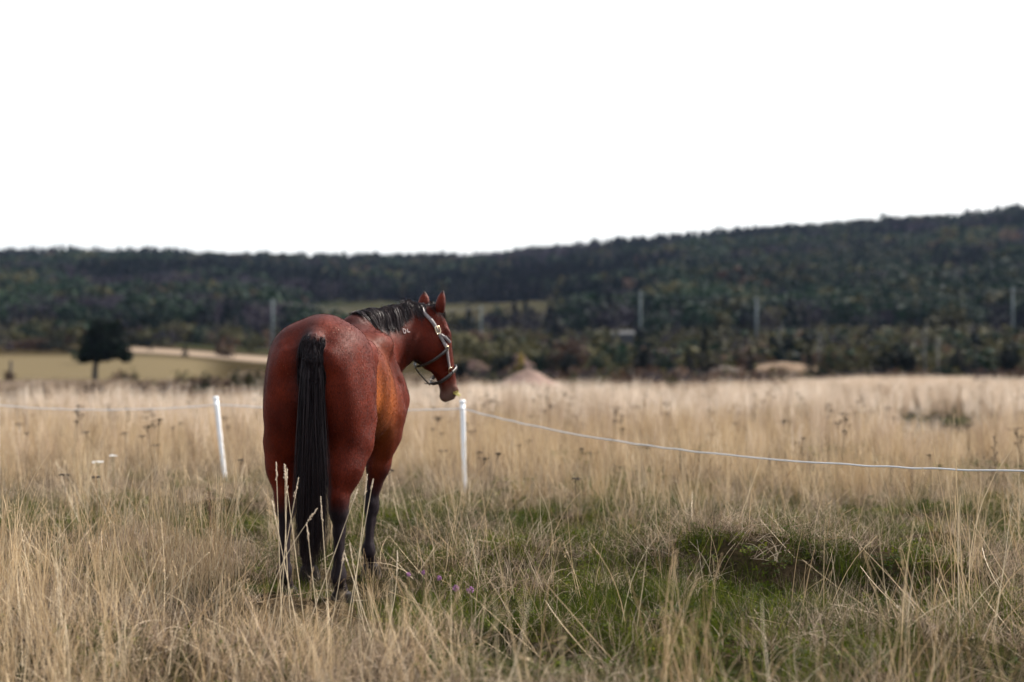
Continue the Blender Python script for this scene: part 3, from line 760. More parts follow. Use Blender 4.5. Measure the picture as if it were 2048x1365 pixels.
# ------------------------------------------------------------------ the land: one sheet from the camera's feet to the ridge
RX = np.array([-400, 0, 130, 260, 420, 560, 700, 850, 1000, 1180, 1300, 1400, 1500, 1600, 1700, 1800, 1950, 2048, 2500.0])
RY = np.array([520, 506, 499, 502, 506, 507, 508, 508, 499, 480, 472, 463, 452, 446, 440, 432, 421, 408, 380.0])
RIDGE = 900.0
def Hf(X, Y):
    X = np.asarray(X, float); Y = np.asarray(Y, float)
    near = 1-sstep(30, 60, Y)
    h = near*(0.06*(fbm(X*0.45+3, Y*0.45)-0.5)*2+0.10*(fbm(X*1.5, Y*1.9+9, 3)-0.5)*2)
    # hummock and the hollow in front of it, right of the horse
    rid = bump2(X, Y, 1.35, 9.25, 0.62, 0.42, -0.25)*0.20+bump2(X, Y, 2.25, 8.75, 0.65, 0.40, -0.25)*0.21
    hol = bump2(X, Y, 1.25, 8.55, 0.60, 0.28, -0.22)*0.17+bump2(X, Y, 2.15, 8.1, 0.65, 0.30, -0.25)*0.20
    h = h+rid-hol
    for hx_, hy_, rx_, ry_, dp_ in ((0.08, 9.0, .28, .22, .13), (1.95, 5.95, .32, .25, .12), (0.22, 6.35, .3, .22, .10), (-2.3, 12.6, .9, .4, .12), (3.4, 11.4, .6, .3, .14), (2.9, 9.6, .35, .22, .12), (0.55, 11.3, .5, .25, .10)):
        h = h-dp_*bump2(X, Y, hx_, hy_, rx_, ry_)+0.8*dp_*bump2(X, Y, hx_, hy_+1.7*ry_, rx_, ry_)
    # slow swell of the field
    far = sstep(40, 120, Y)
    h = h+far*0.25*(fbm(X*0.02+5, Y*0.02)-0.5)*2
    az = 1024+FPX*X/np.maximum(Y, 1)
    left = 1-sstep(250, 620, az)
    v = np.interp(az, RX, RY)
    zr = CAM_H+(HOR-v)*RIDGE/FPX-9.0
    # scrub slope then the hill
    t1 = sstep(105, 190, Y)*1.6*left+sstep(115, 290, Y)*5.2
    t = np.clip((Y-300)/(RIDGE-300), 0, 1)
    hill = (zr-5.2)*(0.22*t+0.78*t**1.25)
    hill = hill+sstep(330, 480, Y)*(fbm(X*0.012, Y*0.012+4)-0.5)*14*(1-t)
    back = -(np.clip(Y-RIDGE, 0, 600))*0.12
    return h+t1+hill+back
ys = np.concatenate([np.linspace(-8, 4, 25)[:-1], np.linspace(4, 16, 150)[:-1], np.linspace(16, 60, 90)[:-1], 60*(1500/60)**np.linspace(0, 1, 130)])
aa = np.concatenate([-np.geomspace(0.9, 0.34, 30)[:-1], np.linspace(-0.34, 0.34, 260), np.geomspace(0.34, 0.9, 30)[1:]])
AA, YY = np.meshgrid(aa, ys)
XX = AA*(YY+14)
ZZ = Hf(XX, YY)
nR, nC = XX.shape
i = np.arange(nR-1)[:, None]*nC+np.arange(nC-1)[None]; i = i.ravel()
Fg = np.stack([i, i+1, i+nC+1, i+nC], -1)
M_ground, nt, out = mat_new('field_soil')
p = N(nt, 'ShaderNodeBsdfPrincipled', Roughness=1.0); p.inputs['Specular IOR Level'].default_value = 0.0
t = N(nt, 'ShaderNodeTexCoord')
n1 = N(nt, 'ShaderNodeTexNoise', Scale=1.3, Detail=6.0); L(nt, t.outputs['Object'], n1.inputs['Vector'])
n2 = N(nt, 'ShaderNodeTexNoise', Scale=35.0, Detail=5.0); L(nt, t.outputs['Object'], n2.inputs['Vector'])
n3 = N(nt, 'ShaderNodeTexNoise', Scale=0.02, Detail=5.0); L(nt, t.outputs['Object'], n3.inputs['Vector'])
soil = ramp(nt, n1.outputs['Fac'], [(0.35, (0.014, 0.016, 0.007)), (0.6, (0.040, 0.030, 0.018))]).outputs[0]
fine = ramp(nt, n2.outputs['Fac'], [(0.3, (0.5, 0.5, 0.5)), (0.7, (1.5, 1.4, 1.3))]).outputs[0]
soil = mixc(nt, 1.0, soil, fine, 'MULTIPLY')
z1 = N(nt, 'ShaderNodeAttribute', attribute_name='zone')
zs = N(nt, 'ShaderNodeSeparateColor'); L(nt, z1.outputs['Color'], zs.inputs[0])
mead = ramp(nt, n2.outputs['Fac'], [(0.3, (0.088, 0.070, 0.040)), (0.7, (0.125, 0.100, 0.060))]).outputs[0]
straw = ramp(nt, n3.outputs['Fac'], [(0.3, (0.17, 0.13, 0.095)), (0.7, (0.25, 0.195, 0.15))]).outputs[0]
wood = ramp(nt, n3.outputs['Fac'], [(0.4, (0.016, 0.020, 0.010)), (0.6, (0.040, 0.036, 0.020))]).outputs[0]
c = mixc(nt, zs.outputs[0], soil, mead); c = mixc(nt, zs.outputs[1], c, straw); c = mixc(nt, zs.outputs[2], c, wood)
L(nt, c, p.inputs['Base Color'])
b = N(nt, 'ShaderNodeBump', Strength=0.6, Distance=0.03); L(nt, n2.outputs['Fac'], b.inputs['Height']); L(nt, b.outputs[0], p.inputs['Normal'])
L(nt, p.outputs[0], out.inputs[0])
gme = mesh_np('ground', np.stack([XX, YY, ZZ], -1).reshape(-1, 3), Fg, (M_ground,), smooth=True)
az = (1024+FPX*XX/np.maximum(YY, 1)).ravel(); yv = YY.ravel()
leftm = 1-sstep(380, 470, az)
zone_m = sstep(118, 128, yv)*(1-sstep(172, 185, yv))*leftm
zone_s = np.clip(sstep(186, 192, yv)*(1-sstep(206, 212, yv))*sstep(150, 260, az)*(1-sstep(560, 640, az)), 0, 1)
zone_w = sstep(212, 240, yv)
zone_s = np.maximum(zone_s, 0.05*sstep(345, 370, yv)*(1-sstep(540, 570, yv))*sstep(560, 640, az)*(1-sstep(1080, 1180, az)))
add_attr(gme, 'zone', np.stack([zone_m, zone_s, zone_w, np.ones(len(yv))], -1), 'FLOAT_COLOR')
tag(link('ground', gme), kind='structure')
horse.location = tuple(HO)

# ------------------------------------------------------------------ instancing of uncountable stuff
PROTO = {}
def proto(name, V, F, mats, shade=None, mi=None, h=None):
    me = mesh_np(name, V, F, mats, mi)
    if shade is not None: add_attr(me, 'shade', shade)
    if h is not None: add_attr(me, 'along', h)
    return me
def scatter(name, pos, rot, scl, idx, tint, protos, **tags):
    col = bpy.data.collections.new(name+'_kinds')
    for k, me in enumerate(protos):
        o = bpy.data.objects.new('%s_kind_%02d' % (name, k), me); col.objects.link(o)
    me = bpy.data.meshes.new(name)
    me.vertices.add(len(pos)); me.vertices.foreach_set('co', np.asarray(pos, np.float32).ravel())
    add_attr(me, 'rot', rot, 'FLOAT_VECTOR'); add_attr(me, 'scl', scl, 'FLOAT_VECTOR'); add_attr(me, 'idx', idx, 'INT'); add_attr(me, 'tint', tint)
    o = link(name, me)
    ng = bpy.data.node_groups.new(name, 'GeometryNodeTree')
    ng.interface.new_socket('Geometry', in_out='INPUT', socket_type='NodeSocketGeometry')
    ng.interface.new_socket('Geometry', in_out='OUTPUT', socket_type='NodeSocketGeometry')
    gi = ng.nodes.new('NodeGroupInput'); go = ng.nodes.new('NodeGroupOutput')
    ci = ng.nodes.new('GeometryNodeCollectionInfo'); ci.inputs['Collection'].default_value = col
    ci.inputs['Separate Children'].default_value = True; ci.inputs['Reset Children'].default_value = True
    ip = ng.nodes.new('GeometryNodeInstanceOnPoints'); ip.inputs['Pick Instance'].default_value = True
    def att(n, t):
        a = ng.nodes.new('GeometryNodeInputNamedAttribute'); a.data_type = t; a.inputs['Name'].default_value = n; return a.outputs['Attribute']
    e = ng.nodes.new('FunctionNodeEulerToRotation')
    ng.links.new(att('rot', 'FLOAT_VECTOR'), e.inputs[0]); ng.links.new(e.outputs[0], ip.inputs['Rotation'])
    ng.links.new(att('scl', 'FLOAT_VECTOR'), ip.inputs['Scale']); ng.links.new(att('idx', 'INT'), ip.inputs['Instance Index'])
    ng.links.new(gi.outputs[0], ip.inputs['Points']); ng.links.new(ci.outputs[0], ip.inputs['Instance']); ng.links.new(ip.outputs[0], go.inputs[0])
    md = o.modifiers.new('scatter', 'NODES'); md.node_group = ng
    o['kind'] = 'stuff'
    return o

def blade_material(name, stops, rough=0.7, trans=0.25, spec=0.2, tint_amt=0.5):
    """colour from the blade's own shade plus the tuft's tint"""
    m, nt, out = mat_new(name)
    a = N(nt, 'ShaderNodeAttribute', attribute_name='shade')
    ti = N(nt, 'ShaderNodeAttribute', attribute_name='tint'); ti.attribute_type = 'INSTANCER'
    f = N(nt, 'ShaderNodeMath', operation='MULTIPLY_ADD'); L(nt, ti.outputs['Fac'], f.inputs[0]); f.inputs[1].default_value = tint_amt
    g = N(nt, 'ShaderNodeMath', operation='MULTIPLY'); L(nt, a.outputs['Fac'], g.inputs[0]); g.inputs[1].default_value = 1-tint_amt
    L(nt, g.outputs[0], f.inputs[2])
    r = ramp(nt, f.outputs[0], stops)
    p = N(nt, 'ShaderNodeBsdfPrincipled', Roughness=rough); p.inputs['Specular IOR Level'].default_value = spec
    L(nt, r.outputs[0], p.inputs['Base Color'])
    if trans > 0:
        tr = N(nt, 'ShaderNodeBsdfTranslucent'); L(nt, r.outputs[0], tr.inputs[0])
        ms = N(nt, 'ShaderNodeMixShader'); ms.inputs[0].default_value = trans
        L(nt, p.outputs[0], ms.inputs[1]); L(nt, tr.outputs[0], ms.inputs[2]); L(nt, ms.outputs[0], out.inputs[0])
    else: L(nt, p.outputs[0], out.inputs[0])
    return m
M_straw = blade_material('dry_straw', [(0.0, (0.05, 0.028, 0.012)), (0.3, (0.24, 0.15, 0.07)), (0.6, (0.52, 0.38, 0.22)), (1.0, (0.82, 0.71, 0.53))], 0.55, 0.2, 0.35)
M_thatch = blade_material('dry_thatch', [(0.0, (0.018, 0.012, 0.008)), (0.35, (0.1, 0.068, 0.044)), (0.7, (0.34, 0.25, 0.17)), (1.0, (0.74, 0.62, 0.47))], 0.8, 0.2, tint_amt=0.2)
M_green = blade_material('green_grass', [(0.0, (0.0047, 0.0087, 0.0013)), (0.45, (0.0284, 0.042, 0.0038)), (0.8, (0.1041, 0.1224, 0.0115)), (1.0, (0.2649, 0.2447, 0.032))], 0.75, 0.35, 0.12)
M_field = blade_material('field_grass', [(0.0, (0.06, 0.038, 0.022)), (0.3, (0.28, 0.198, 0.13)), (0.65, (0.6, 0.475, 0.36)), (1.0, (0.84, 0.75, 0.64))], 0.7, 0.3, 0.2, tint_amt=0.6)
M_weed = blade_material('dark_weed', [(0.0, (0.0112, 0.008, 0.0064)), (1.0, (0.0496, 0.0352, 0.0256))], 0.8, 0.1)

def make_blades(rng, n, rad, l0, l1, w, lean, curve, m=6, taper=0.2, wob=0.0, base=None):
    """n upright ribbons in a disc: returns V,F,shade,along and the strand points"""
    a = rng.uniform(0, 2*PI, n); r = rad*np.sqrt(rng.random(n))
    root = np.stack([np.cos(a)*r, np.sin(a)*r, np.zeros(n)], -1) if base is None else base
    ln = rng.uniform(l0, l1, n)
    az = rng.uniform(0, 2*PI, n); le = np.abs(rng.normal(0, lean, n))
    d = np.stack([np.cos(az)*np.sin(le), np.sin(az)*np.sin(le), np.cos(le)], -1)
    cz = rng.uniform(0, 2*PI, n); cv = np.abs(rng.normal(0, curve, n))
    P = np.zeros((n, m, 3)); P[:, 0] = root; p = root.copy()
    for i in range(1, m):
        d = d+np.stack([np.cos(cz)*cv, np.sin(cz)*cv, -cv*0.5], -1)*(0.5+i/m)+rng.normal(0, wob, (n, 3)); d /= np.linalg.norm(d, axis=1)[:, None]
        p = p+d*(ln/(m-1))[:, None]; p[:, 2] = np.maximum(p[:, 2], 0.004); P[:, i] = p
    T = np.gradient(P, axis=1); T /= np.linalg.norm(T, axis=-1)[..., None]
    rd = rng.normal(size=(n, 1, 3)); rd[:, :, 2] *= 0.2
    S = np.cross(T, rd); S /= np.linalg.norm(S, axis=-1)[..., None]+1e-9
    W = w*np.linspace(1, taper, m)[None]*rng.uniform(0.6, 1.4, (n, 1))
    V, Q, sid, tt = ribbons(P, W, S)
    sh = rng.random(n)
    return V, Q, sh[sid], tt, P, sid
def seed_heads(rng, P, frac=0.6, ln=0.09, w=0.010, dens=16):
    """little spikelets clustered along the last part of each stalk"""
    Vs = []
    for k in range(len(P)):
        if rng.random() > frac: continue
        top = P[k, -1]; dr = P[k, -1]-P[k, -2]; dr = dr/np.linalg.norm(dr); L_ = ln*rng.uniform(0.6, 1.3); ww = w*rng.uniform(0.5, 1.3)
        for j in range(dens):
            t = j/dens; c = top-dr*L_*(1-t)+rng.normal(0, ww*0.35*(1-0.6*t), 3)
            u = dr*0.012+rng.normal(0, 0.004, 3); v = rng.normal(size=3); v = np.cross(u, v); v = v/np.linalg.norm(v)*ww*0.33
            Vs.append([c-u/2, c+v/2, c+u/2, c-v/2])
    if not Vs: return np.zeros((0, 3)), np.zeros((0, 4), int)
    V = np.array(Vs).reshape(-1, 3); return V, np.arange(len(V)).reshape(-1, 4)
def tuft_straw(seed, n, rad, l0, l1, w=0.0034, heads=0.5, lean=0.16, mat=None, hl=0.09, dens=16, m=7):
    rng = np.random.default_rng(seed)
    V, Q, sh, tt, P, sid = make_blades(rng, n, rad, l0, l1, w, lean, 0.05, m, 0.45, 0.02)
    V2, Q2 = seed_heads(rng, P, heads, hl, 0.010, dens)
    sh = np.clip(sh*0.8+0.2, 0, 1); k = len(V)
    Va, Fa = merge([(V, Q), (V2, Q2)]) if len(V2) else (V, Q)
    sha = np.concatenate([sh, rng.uniform(0.4, 0.9, len(V2))])
    return proto('straw', Va, Fa, (mat or M_straw,), sha)
def tuft_blades(seed, n, rad, l0, l1, w, lean, curve, mat, m=6, wob=0.05, lo=0.0, hi=1.0):
    rng = np.random.default_rng(seed)
    V, Q, sh, tt, P, sid = make_blades(rng, n, rad, l0, l1, w, lean, curve, m, 0.15, wob)
    return proto('blades', V, Q, (mat,), lo+(hi-lo)*sh)
def leafy(seed, n, rad, size, hgt, mat):
    """low clover-like leaves"""
    rng = np.random.default_rng(seed)
    Vs = []; sh = []
    for k in range(n):
        a = rng.uniform(0, 2*PI); r = rad*math.sqrt(rng.random()); c = np.array([math.cos(a)*r, math.sin(a)*r, hgt*rng.uniform(0.2, 1)])
        nn = rng.normal(0, 0.45, 3)+[0, 0, 1]; nn /= np.linalg.norm(nn); s = size*rng.uniform(0.6, 1.3); q = rng.random()
        a0 = rng.uniform(0, 2*PI); u = np.cross(nn, [math.cos(a0), math.sin(a0), 0.1]); u /= np.linalg.norm(u); v = np.cross(nn, u)
        for j in range(3):
            t = j*2*PI/3; d = math.cos(t)*u+math.sin(t)*v; e = -math.sin(t)*u+math.cos(t)*v
            Vs += [c, c+d*s*0.6+e*s*0.33-nn*s*.1, c+d*s, c+d*s*0.6-e*s*0.33-nn*s*.1]; sh += [q]*4
    return proto('clover_leaves', np.array(Vs), np.arange(len(Vs)).reshape(-1, 4), (mat,), np.array(sh))

def grow(rng, n, xlim, ylim, dens, jitter_scale=(0.7, 1.2), view=True, margin=1.0):
    """rejection sampling over the seen wedge of the field; dens(X,Y) in 0..1"""
    Y = np.sqrt(rng.uniform(ylim[0]**2, ylim[1]**2, n)); X = rng.uniform(-0.385, 0.385, n)*(Y+margin)
    k = rng.random(n) < dens(X, Y); X = X[k]; Y = Y[k]
    return X, Y
def wedge_area(y0, y1): return 0.385*(y1*y1-y0*y0)
def place(rng, X, Y, s0, s1, tilt=0.08, z=-0.01):
    n = len(X); Z = Hf(X, Y)+z
    rot = np.stack([rng.normal(0, tilt, n), rng.normal(0, tilt, n), rng.uniform(0, 2*PI, n)], -1)
    s = rng.uniform(s0, s1, n)*(1-0.42*np.exp(-((X+0.98)/0.5)**4-((Y-7.9)/1.35)**4))      # grazed and trodden round the horse
    px = 1024+FPX*X/Y; low = 1-0.62*(sstep(1770, 1810, px)*(1-sstep(1930, 1990, px))*sstep(17, 20, Y)*(1-sstep(36, 40, Y)))   # low growth round the bramble patch
    return np.stack([X, Y, Z], -1), rot, np.stack([s, s, s*low*rng.uniform(0.85, 1.15, n)], -1)

# how much tall straw, tangled thatch and green there is at a spot
def d_straw(X, Y):
    px = 1024+FPX*X/Y
    back = 0.50*sstep(13.6, 16.5, Y+2.0*(fbm(X*0.5, Y*0.5)-0.5)*2)
    frontl = (1-sstep(8.6, 10.8, Y-0.3*X))*(1-sstep(560, 900, px+(fbm(X*1.5, Y*1.5)-.5)*300))
    front = (1-sstep(5.5, 6.7, Y))*(1-sstep(700, 1100, px))*0.8
    clump = bump2(X, Y, 0.62, 6.2, 0.16, 0.75)*1.0
    mid = 0.62*sstep(10.3, 13.0, Y)*sstep(900, 1300, px)*(0.25+0.75*sstep(.42, .52, fbm(X*0.9+2, Y*0.9)))
    rt = 0.05+0.22*sstep(1700, 2000, px)*(1-sstep(9, 12, Y))
    d = np.maximum.reduce([back, frontl*0.85, front, clump, mid, 0*X+rt*0.5])
    patch = (0.22+1.15*sstep(0.40, 0.60, fbm(X*1.0+11, Y*1.0+5)))*(1-0.75*d_green(X, Y)*(Y < 14.5))
    cow = 1-0.97*np.clip(bump2(X, Y, 9.5, 33, 3.2, 5.0)*1.3, 0, 1)
    hz = 1-0.95*np.exp(-((X+1.10)/0.64)**4-((Y-8.3)/1.45)**4)         # trodden under the horse
    return np.clip(d*patch, 0, 1)*cow*hz
def d_green(X, Y):
    px = 1024+FPX*X/Y
    g = sstep(9.0, 9.8, Y)*(1-sstep(11.0, 15.0, Y))*0.85*sstep(620, 760, px)*(1-sstep(1250, 1500, px)*0.35)
    g2 = (1-sstep(12.0, 13.5, Y))*sstep(10.2, 11.2, Y)*(1-sstep(500, 640, px))*0.7
    g3 = bump2(X, Y, 1.2, 8.2, 0.8, 0.9, -.2)+bump2(X, Y, 2.1, 8.1, 0.75, 0.8, -.2)+1.2*bump2(X, Y, 1.05, 6.7, 0.75, 1.0)+0.9*bump2(X, Y, 0.05, 7.6, 0.75, 1.2)
    g4 = 0.4*(fbm(X*1.1+4, Y*1.1) > 0.52)
    g5 = 0.8*bump2(X, Y, 2.7, 10.2, 0.8, 1.4)
    return np.clip(np.maximum.reduce([g, g2, g3, g4, g5])*np.maximum(0.4+1.1*sstep(0.4, 0.6, fbm(X*1.6, Y*1.6+8)), 1.1*np.clip(bump2(X, Y, 1.3, 8.7, .8, .5, -.2)+bump2(X, Y, 2.2, 8.3, .8, .5, -.2), 0, 1)), 0, 1)*(1-sstep(15, 17, Y)*0.85)

rng = np.random.default_rng(21)
# tall straw, near and out to the fence
PS = [tuft_straw(100+k, 11, 0.06, 0.42, 0.78, 0.0040, 0.5, 0.15) for k in range(5)]+[tuft_straw(110+k, 7, 0.10, 0.35, 0.66, 0.0036, 0.35, 0.38) for k in range(4)]
X, Y = grow(rng, int(wedge_area(4.2, 26)*44), None, (4.2, 26), d_straw)
pos, rot, scl = place(rng, X, Y, 0.7, 1.12, 0.10)
scl[:, 2] *= np.where(Y < 6.8, 0.78, 1.0)*(1-0.40*np.exp(-((X+0.85)/0.65)**4-((Y-6.6)/1.3)**4))
scatter('tall_straw', pos, rot, scl, rng.integers(0, len(PS), len(X)), np.clip(fbm(X*0.8, Y*0.8)*0.7+rng.uniform(0, 0.3, len(X)), 0, 1), PS)
# fallen stalks lying across the low growth
PL = [tuft_straw(130+k, 5, 0.12, 0.30, 0.60, 0.0036, 0.25, 1.05) for k in range(5)]
X, Y = grow(rng, int(wedge_area(4.2, 20)*26), None, (4.2, 20), lambda X, Y: (0.30+0.6*sstep(.4, .6, fbm(X*1.2+60, Y*1.2)))*(1-0.75*d_green(X, Y))*np.where((Y < 6.2) & (X > -.2), .35, 1))
pos, rot, scl = place(rng, X, Y, 0.6, 1.1, 0.2)
scatter('fallen_straw', pos, rot, scl, rng.integers(0, len(PL), len(X)), rng.uniform(0.15, 1.0, len(X)), PL)
# tangled dry thatch
PT = [tuft_blades(200+k, 40, 0.13, 0.08, 0.30, 0.0034, 0.60, 0.28, M_thatch, 6, 0.10) for k in range(6)]
def d_thatch(X, Y): return np.clip(0.35+0.65*d_straw(X, Y)+0.5*sstep(0.45, 0.6, fbm(X*1.3+40, Y*1.3))+0.8*bump2(X, Y, 1.5, 9.35, 0.8, .35, -.25)+0.8*bump2(X, Y, 2.35, 8.85, 0.8, .35, -.25)-0.62*d_green(X, Y), 0.12, 1)*np.maximum(0.22+0.9*sstep(0.36, 0.54, fbm(X*1.5, Y*1.9+9, 3)), np.clip(1.6*(bump2(X, Y, 1.35, 9.2, .9, .5, -.25)+bump2(X, Y, 2.3, 8.75, .9, .5, -.25)), 0, 1))
X, Y = grow(rng, int(wedge_area(4.0, 24)*80), None, (4.0, 24), d_thatch)
pos, rot, scl = place(rng, X, Y, 0.65, 1.15, 0.15)
scatter('dry_thatch', pos, rot, scl, rng.integers(0, len(PT), len(X)), np.clip(fbm(X*1.1+7, Y*1.1)*0.8+rng.uniform(-.1, 0.3, len(X)), 0, 1), PT)
print('thatch', len(X))
# hair-fine flower haze of bent grass over the thatch
PF = [tuft_blades(250+k, 60, 0.11, 0.14, 0.30, 0.0014, 0.35, 0.16, M_thatch, 5, 0.16, 0.3, 1.0) for k in range(4)]
def d_fine(X, Y): return np.clip((0.2+0.9*sstep(0.45, 0.6, fbm(X*0.9+20, Y*0.9+3))+bump2(X, Y, 1.5, 9.4, 0.9, .4, -.25)+bump2(X, Y, 2.35, 8.9, 0.9, .4, -.25))*(1-0.85*d_green(X, Y)), 0.03, 1)
X, Y = grow(rng, int(wedge_area(5.0, 19)*16), None, (5.0, 19), d_fine)
pos, rot, scl = place(rng, X, Y, 0.7, 1.2, 0.10)
scatter('bent_grass', pos, rot, scl, rng.integers(0, len(PF), len(X)), rng.uniform(0.3, 0.9, len(X)), PF)
# green grass and clover leaves
PG = [tuft_blades(300+k, 55, 0.10, 0.06, 0.20, 0.0034, 0.5, 0.25, M_green, 5, 0.05) for k in range(5)]+[leafy(320+k, 26, 0.10, 0.020, 0.08, M_green) for k in range(3)]
X, Y = grow(rng, int(wedge_area(4.0, 20)*105), None, (4.0, 20), lambda X, Y: np.clip(0.10+0.9*d_green(X, Y), 0, 1))
pos, rot, scl = place(rng, X, Y, 0.7, 1.3, 0.12)
scatter('green_grass', pos, rot, scl, rng.integers(0, len(PG), len(X)), np.clip(fbm(X*2, Y*2)+rng.uniform(-.25, .25, len(X)), 0, 1), PG)
print('green', len(X))
# the standing field beyond the fence: wider tufts, then broad swathes
PM = [tuft_straw(400+k, 20, 0.055, 0.42, 0.84, 0.0080, 0.45, 0.13, M_field, 0.10, 8, 5) for k in range(6)]
X, Y = grow(rng, int(wedge_area(16, 62)*7.0), None, (16, 62), lambda X, Y: (1-sstep(-3, 3, Y-np.interp(1024+FPX*X/Y, [0, 560, 640, 3000], [43, 43, 70, 70])-8*(fbm(X*.2, 0*X)-.5)))*np.clip(sstep(15.5, 20, Y)*(0.24+0.9*sstep(0.40, 0.58, fbm(X*0.55+1, Y*0.35)))*(1-0.97*np.clip(bump2(X, Y, 9.5, 33, 3.0, 4.5)*1.4, 0, 1)), 0, 1))
pos, rot, scl = place(rng, X, Y, 0.6, 1.2, 0.09)
scl[:, 2] *= 0.75+0.5*fbm(X*0.25+30, Y*0.2)
scatter('field_straw', pos, rot, scl, rng.integers(0, len(PM), len(X)), np.clip(0.34+0.22*sstep(20, 34, Y)+1.9*(fbm(X*0.30, Y*0.22+6)-0.5)+rng.uniform(-.45, .45, len(X))+0.12*sstep(25, 45, Y), 0, 1), PM)
print('field', len(X))
PB = [tuft_straw(450+k, 60, 0.75, 0.42, 0.75, 0.016, 0.0, 0.14, M_field, m=4) for k in range(5)]
def d_far(X, Y):
    px = 1024+FPX*X/Y; lim = np.interp(px, [0, 560, 760, 900, 1400, 1500, 1700, 1850], [43, 43, 60, 62, 62, 74, 100, 126])+16*(fbm(X*.12, 0*X)-.5); 
    hp = (px > 985) & (px < 1135) & (Y < 80); return np.where(hp, 0.1, 1)*(0.6+0.4*sstep(0.4, 0.55, fbm(X*0.1, Y*0.1)))*(1-sstep(lim-4, lim+4, Y))
X, Y = grow(rng, int(wedge_area(58, 132)*1.5), None, (58, 132), d_far)
pos, rot, scl = place(rng, X, Y, 0.7, 1.2, 0.05)
scl[:, 2] *= 0.55+0.9*fbm(X*0.10+3, Y*0.10)
scatter('far_straw', pos, rot, scl, rng.integers(0, len(PB), len(X)), np.clip(0.6+1.5*(fbm(X*0.12, Y*0.08+6)-.5)+rng.uniform(-.35, .35, len(X)), 0, 1), PB)
# rough brown grass between the standing straw and the scrub
PRG = [tuft_blades(580+k, 110, 0.9, 0.20, 0.60, 0.016, 0.5, 0.2, M_thatch, 4, 0.1, 0, .8) for k in range(4)]+[tuft_blades(585, 110, 0.9, 0.20, 0.5, 0.016, 0.5, 0.2, M_field, 4, 0.1)]
def d_rough(X, Y):
    px = 1024+FPX*X/Y; lim = np.interp(px, [0, 560, 760, 900, 1400, 1500, 1700, 1850], [43, 43, 60, 62, 62, 74, 100, 126])
    return sstep(lim-8, lim+4, Y)*(1-sstep(np.where(px < 470, 112, 145), np.where(px < 470, 120, 155), Y))
X, Y = grow(rng, int(wedge_area(38, 155)*0.9), None, (38, 155), d_rough)
pos, rot, scl = place(rng, X, Y, 0.7, 1.3, 0.05)
scatter('rough_grass', pos, rot, scl, np.where(rng.random(len(X)) < .8, rng.integers(0, 4, len(X)), 4), np.clip(.45+1.6*(fbm(X*.05, Y*.05)-.5)+rng.uniform(-.3, .3, len(X)), 0, 1), PRG)
# dark dead weed stalks standing all through the field (too many to count)
def weed_proto(seed, h=0.55):
    rng = np.random.default_rng(seed); parts = []
    for k in range(rng.integers(2, 5)):
        a = rng.uniform(0, 2*PI); top = np.array([math.cos(a)*0.06, math.sin(a)*0.06, h*rng.uniform(0.8, 1.15)])
        parts.append(tube([[0, 0, 0], top*[.5, .5, .5], top], [0.0022, 0.002, 0.0015], 4, False))
        for j in range(9):
            e = top+np.array([rng.normal(0, .022), rng.normal(0, .022), rng.uniform(.0, .018)]); parts.append(tube([top-[0, 0, .04], e], 0.0008, 3, False)); parts.append(box(e, (0.012, 0.012, 0.007)))
    V, Q = merge(parts); return proto('dead_weed', V, Q, (M_weed,), rng.random(len(V)))
PW = [weed_proto(500+k) for k in range(4)]
X, Y = grow(rng, int(wedge_area(12.5, 60)*0.5), None, (12.5, 60), lambda X, Y: 0.25+0.75*sstep(0.48, 0.6, fbm(X*0.3+50, Y*0.3)))
pos, rot, scl = place(rng, X, Y, 0.8, 1.25, 0.06)
scatter('dead_weeds', pos, rot, scl, rng.integers(0, len(PW), len(X)), rng.random(len(X)), PW)
# low brown and green undergrowth showing between the tufts of the field
PU = [tuft_blades(560+k, 90, 0.30, 0.10, 0.36, 0.009, 0.8, 0.2, M_weed, 4, 0.15) for k in range(2)]+[tuft_blades(565+k, 90, 0.30, 0.10, 0.30, 0.009, 0.7, 0.2, M_thatch, 4, 0.15, 0, .6) for k in range(3)]+[leafy(568, 80, 0.3, 0.03, 0.24, M_green)]
X, Y = grow(rng, int(wedge_area(14, 70)*2.6), None, (14, 70), lambda X, Y: sstep(0.44, 0.60, fbm(X*0.22+70, Y*0.20)))
pos, rot, scl = place(rng, X, Y, 0.8, 1.35, 0.06)
scatter('undergrowth', pos, rot, scl, rng.integers(0, len(PU), len(X)), rng.uniform(.1, .8, len(X)), PU)
# a low dark bramble patch out on the right
PK = [tuft_blades(540+k, 90, 0.35, 0.15, 0.45, 0.010, 0.8, 0.2, M_weed, 4, 0.15) for k in range(3)]+[leafy(550+k, 80, 0.35, 0.03, 0.3, M_green) for k in range(2)]
X = rng.normal(9.4, 1.9, 190); Y = rng.normal(33, 2.6, 190); pos, rot, scl = place(rng, X, Y, 0.7, 1.1)
scatter('bramble_patch', pos, rot, scl, rng.integers(0, 5, 190), rng.uniform(0.2, .7, 190), PK)
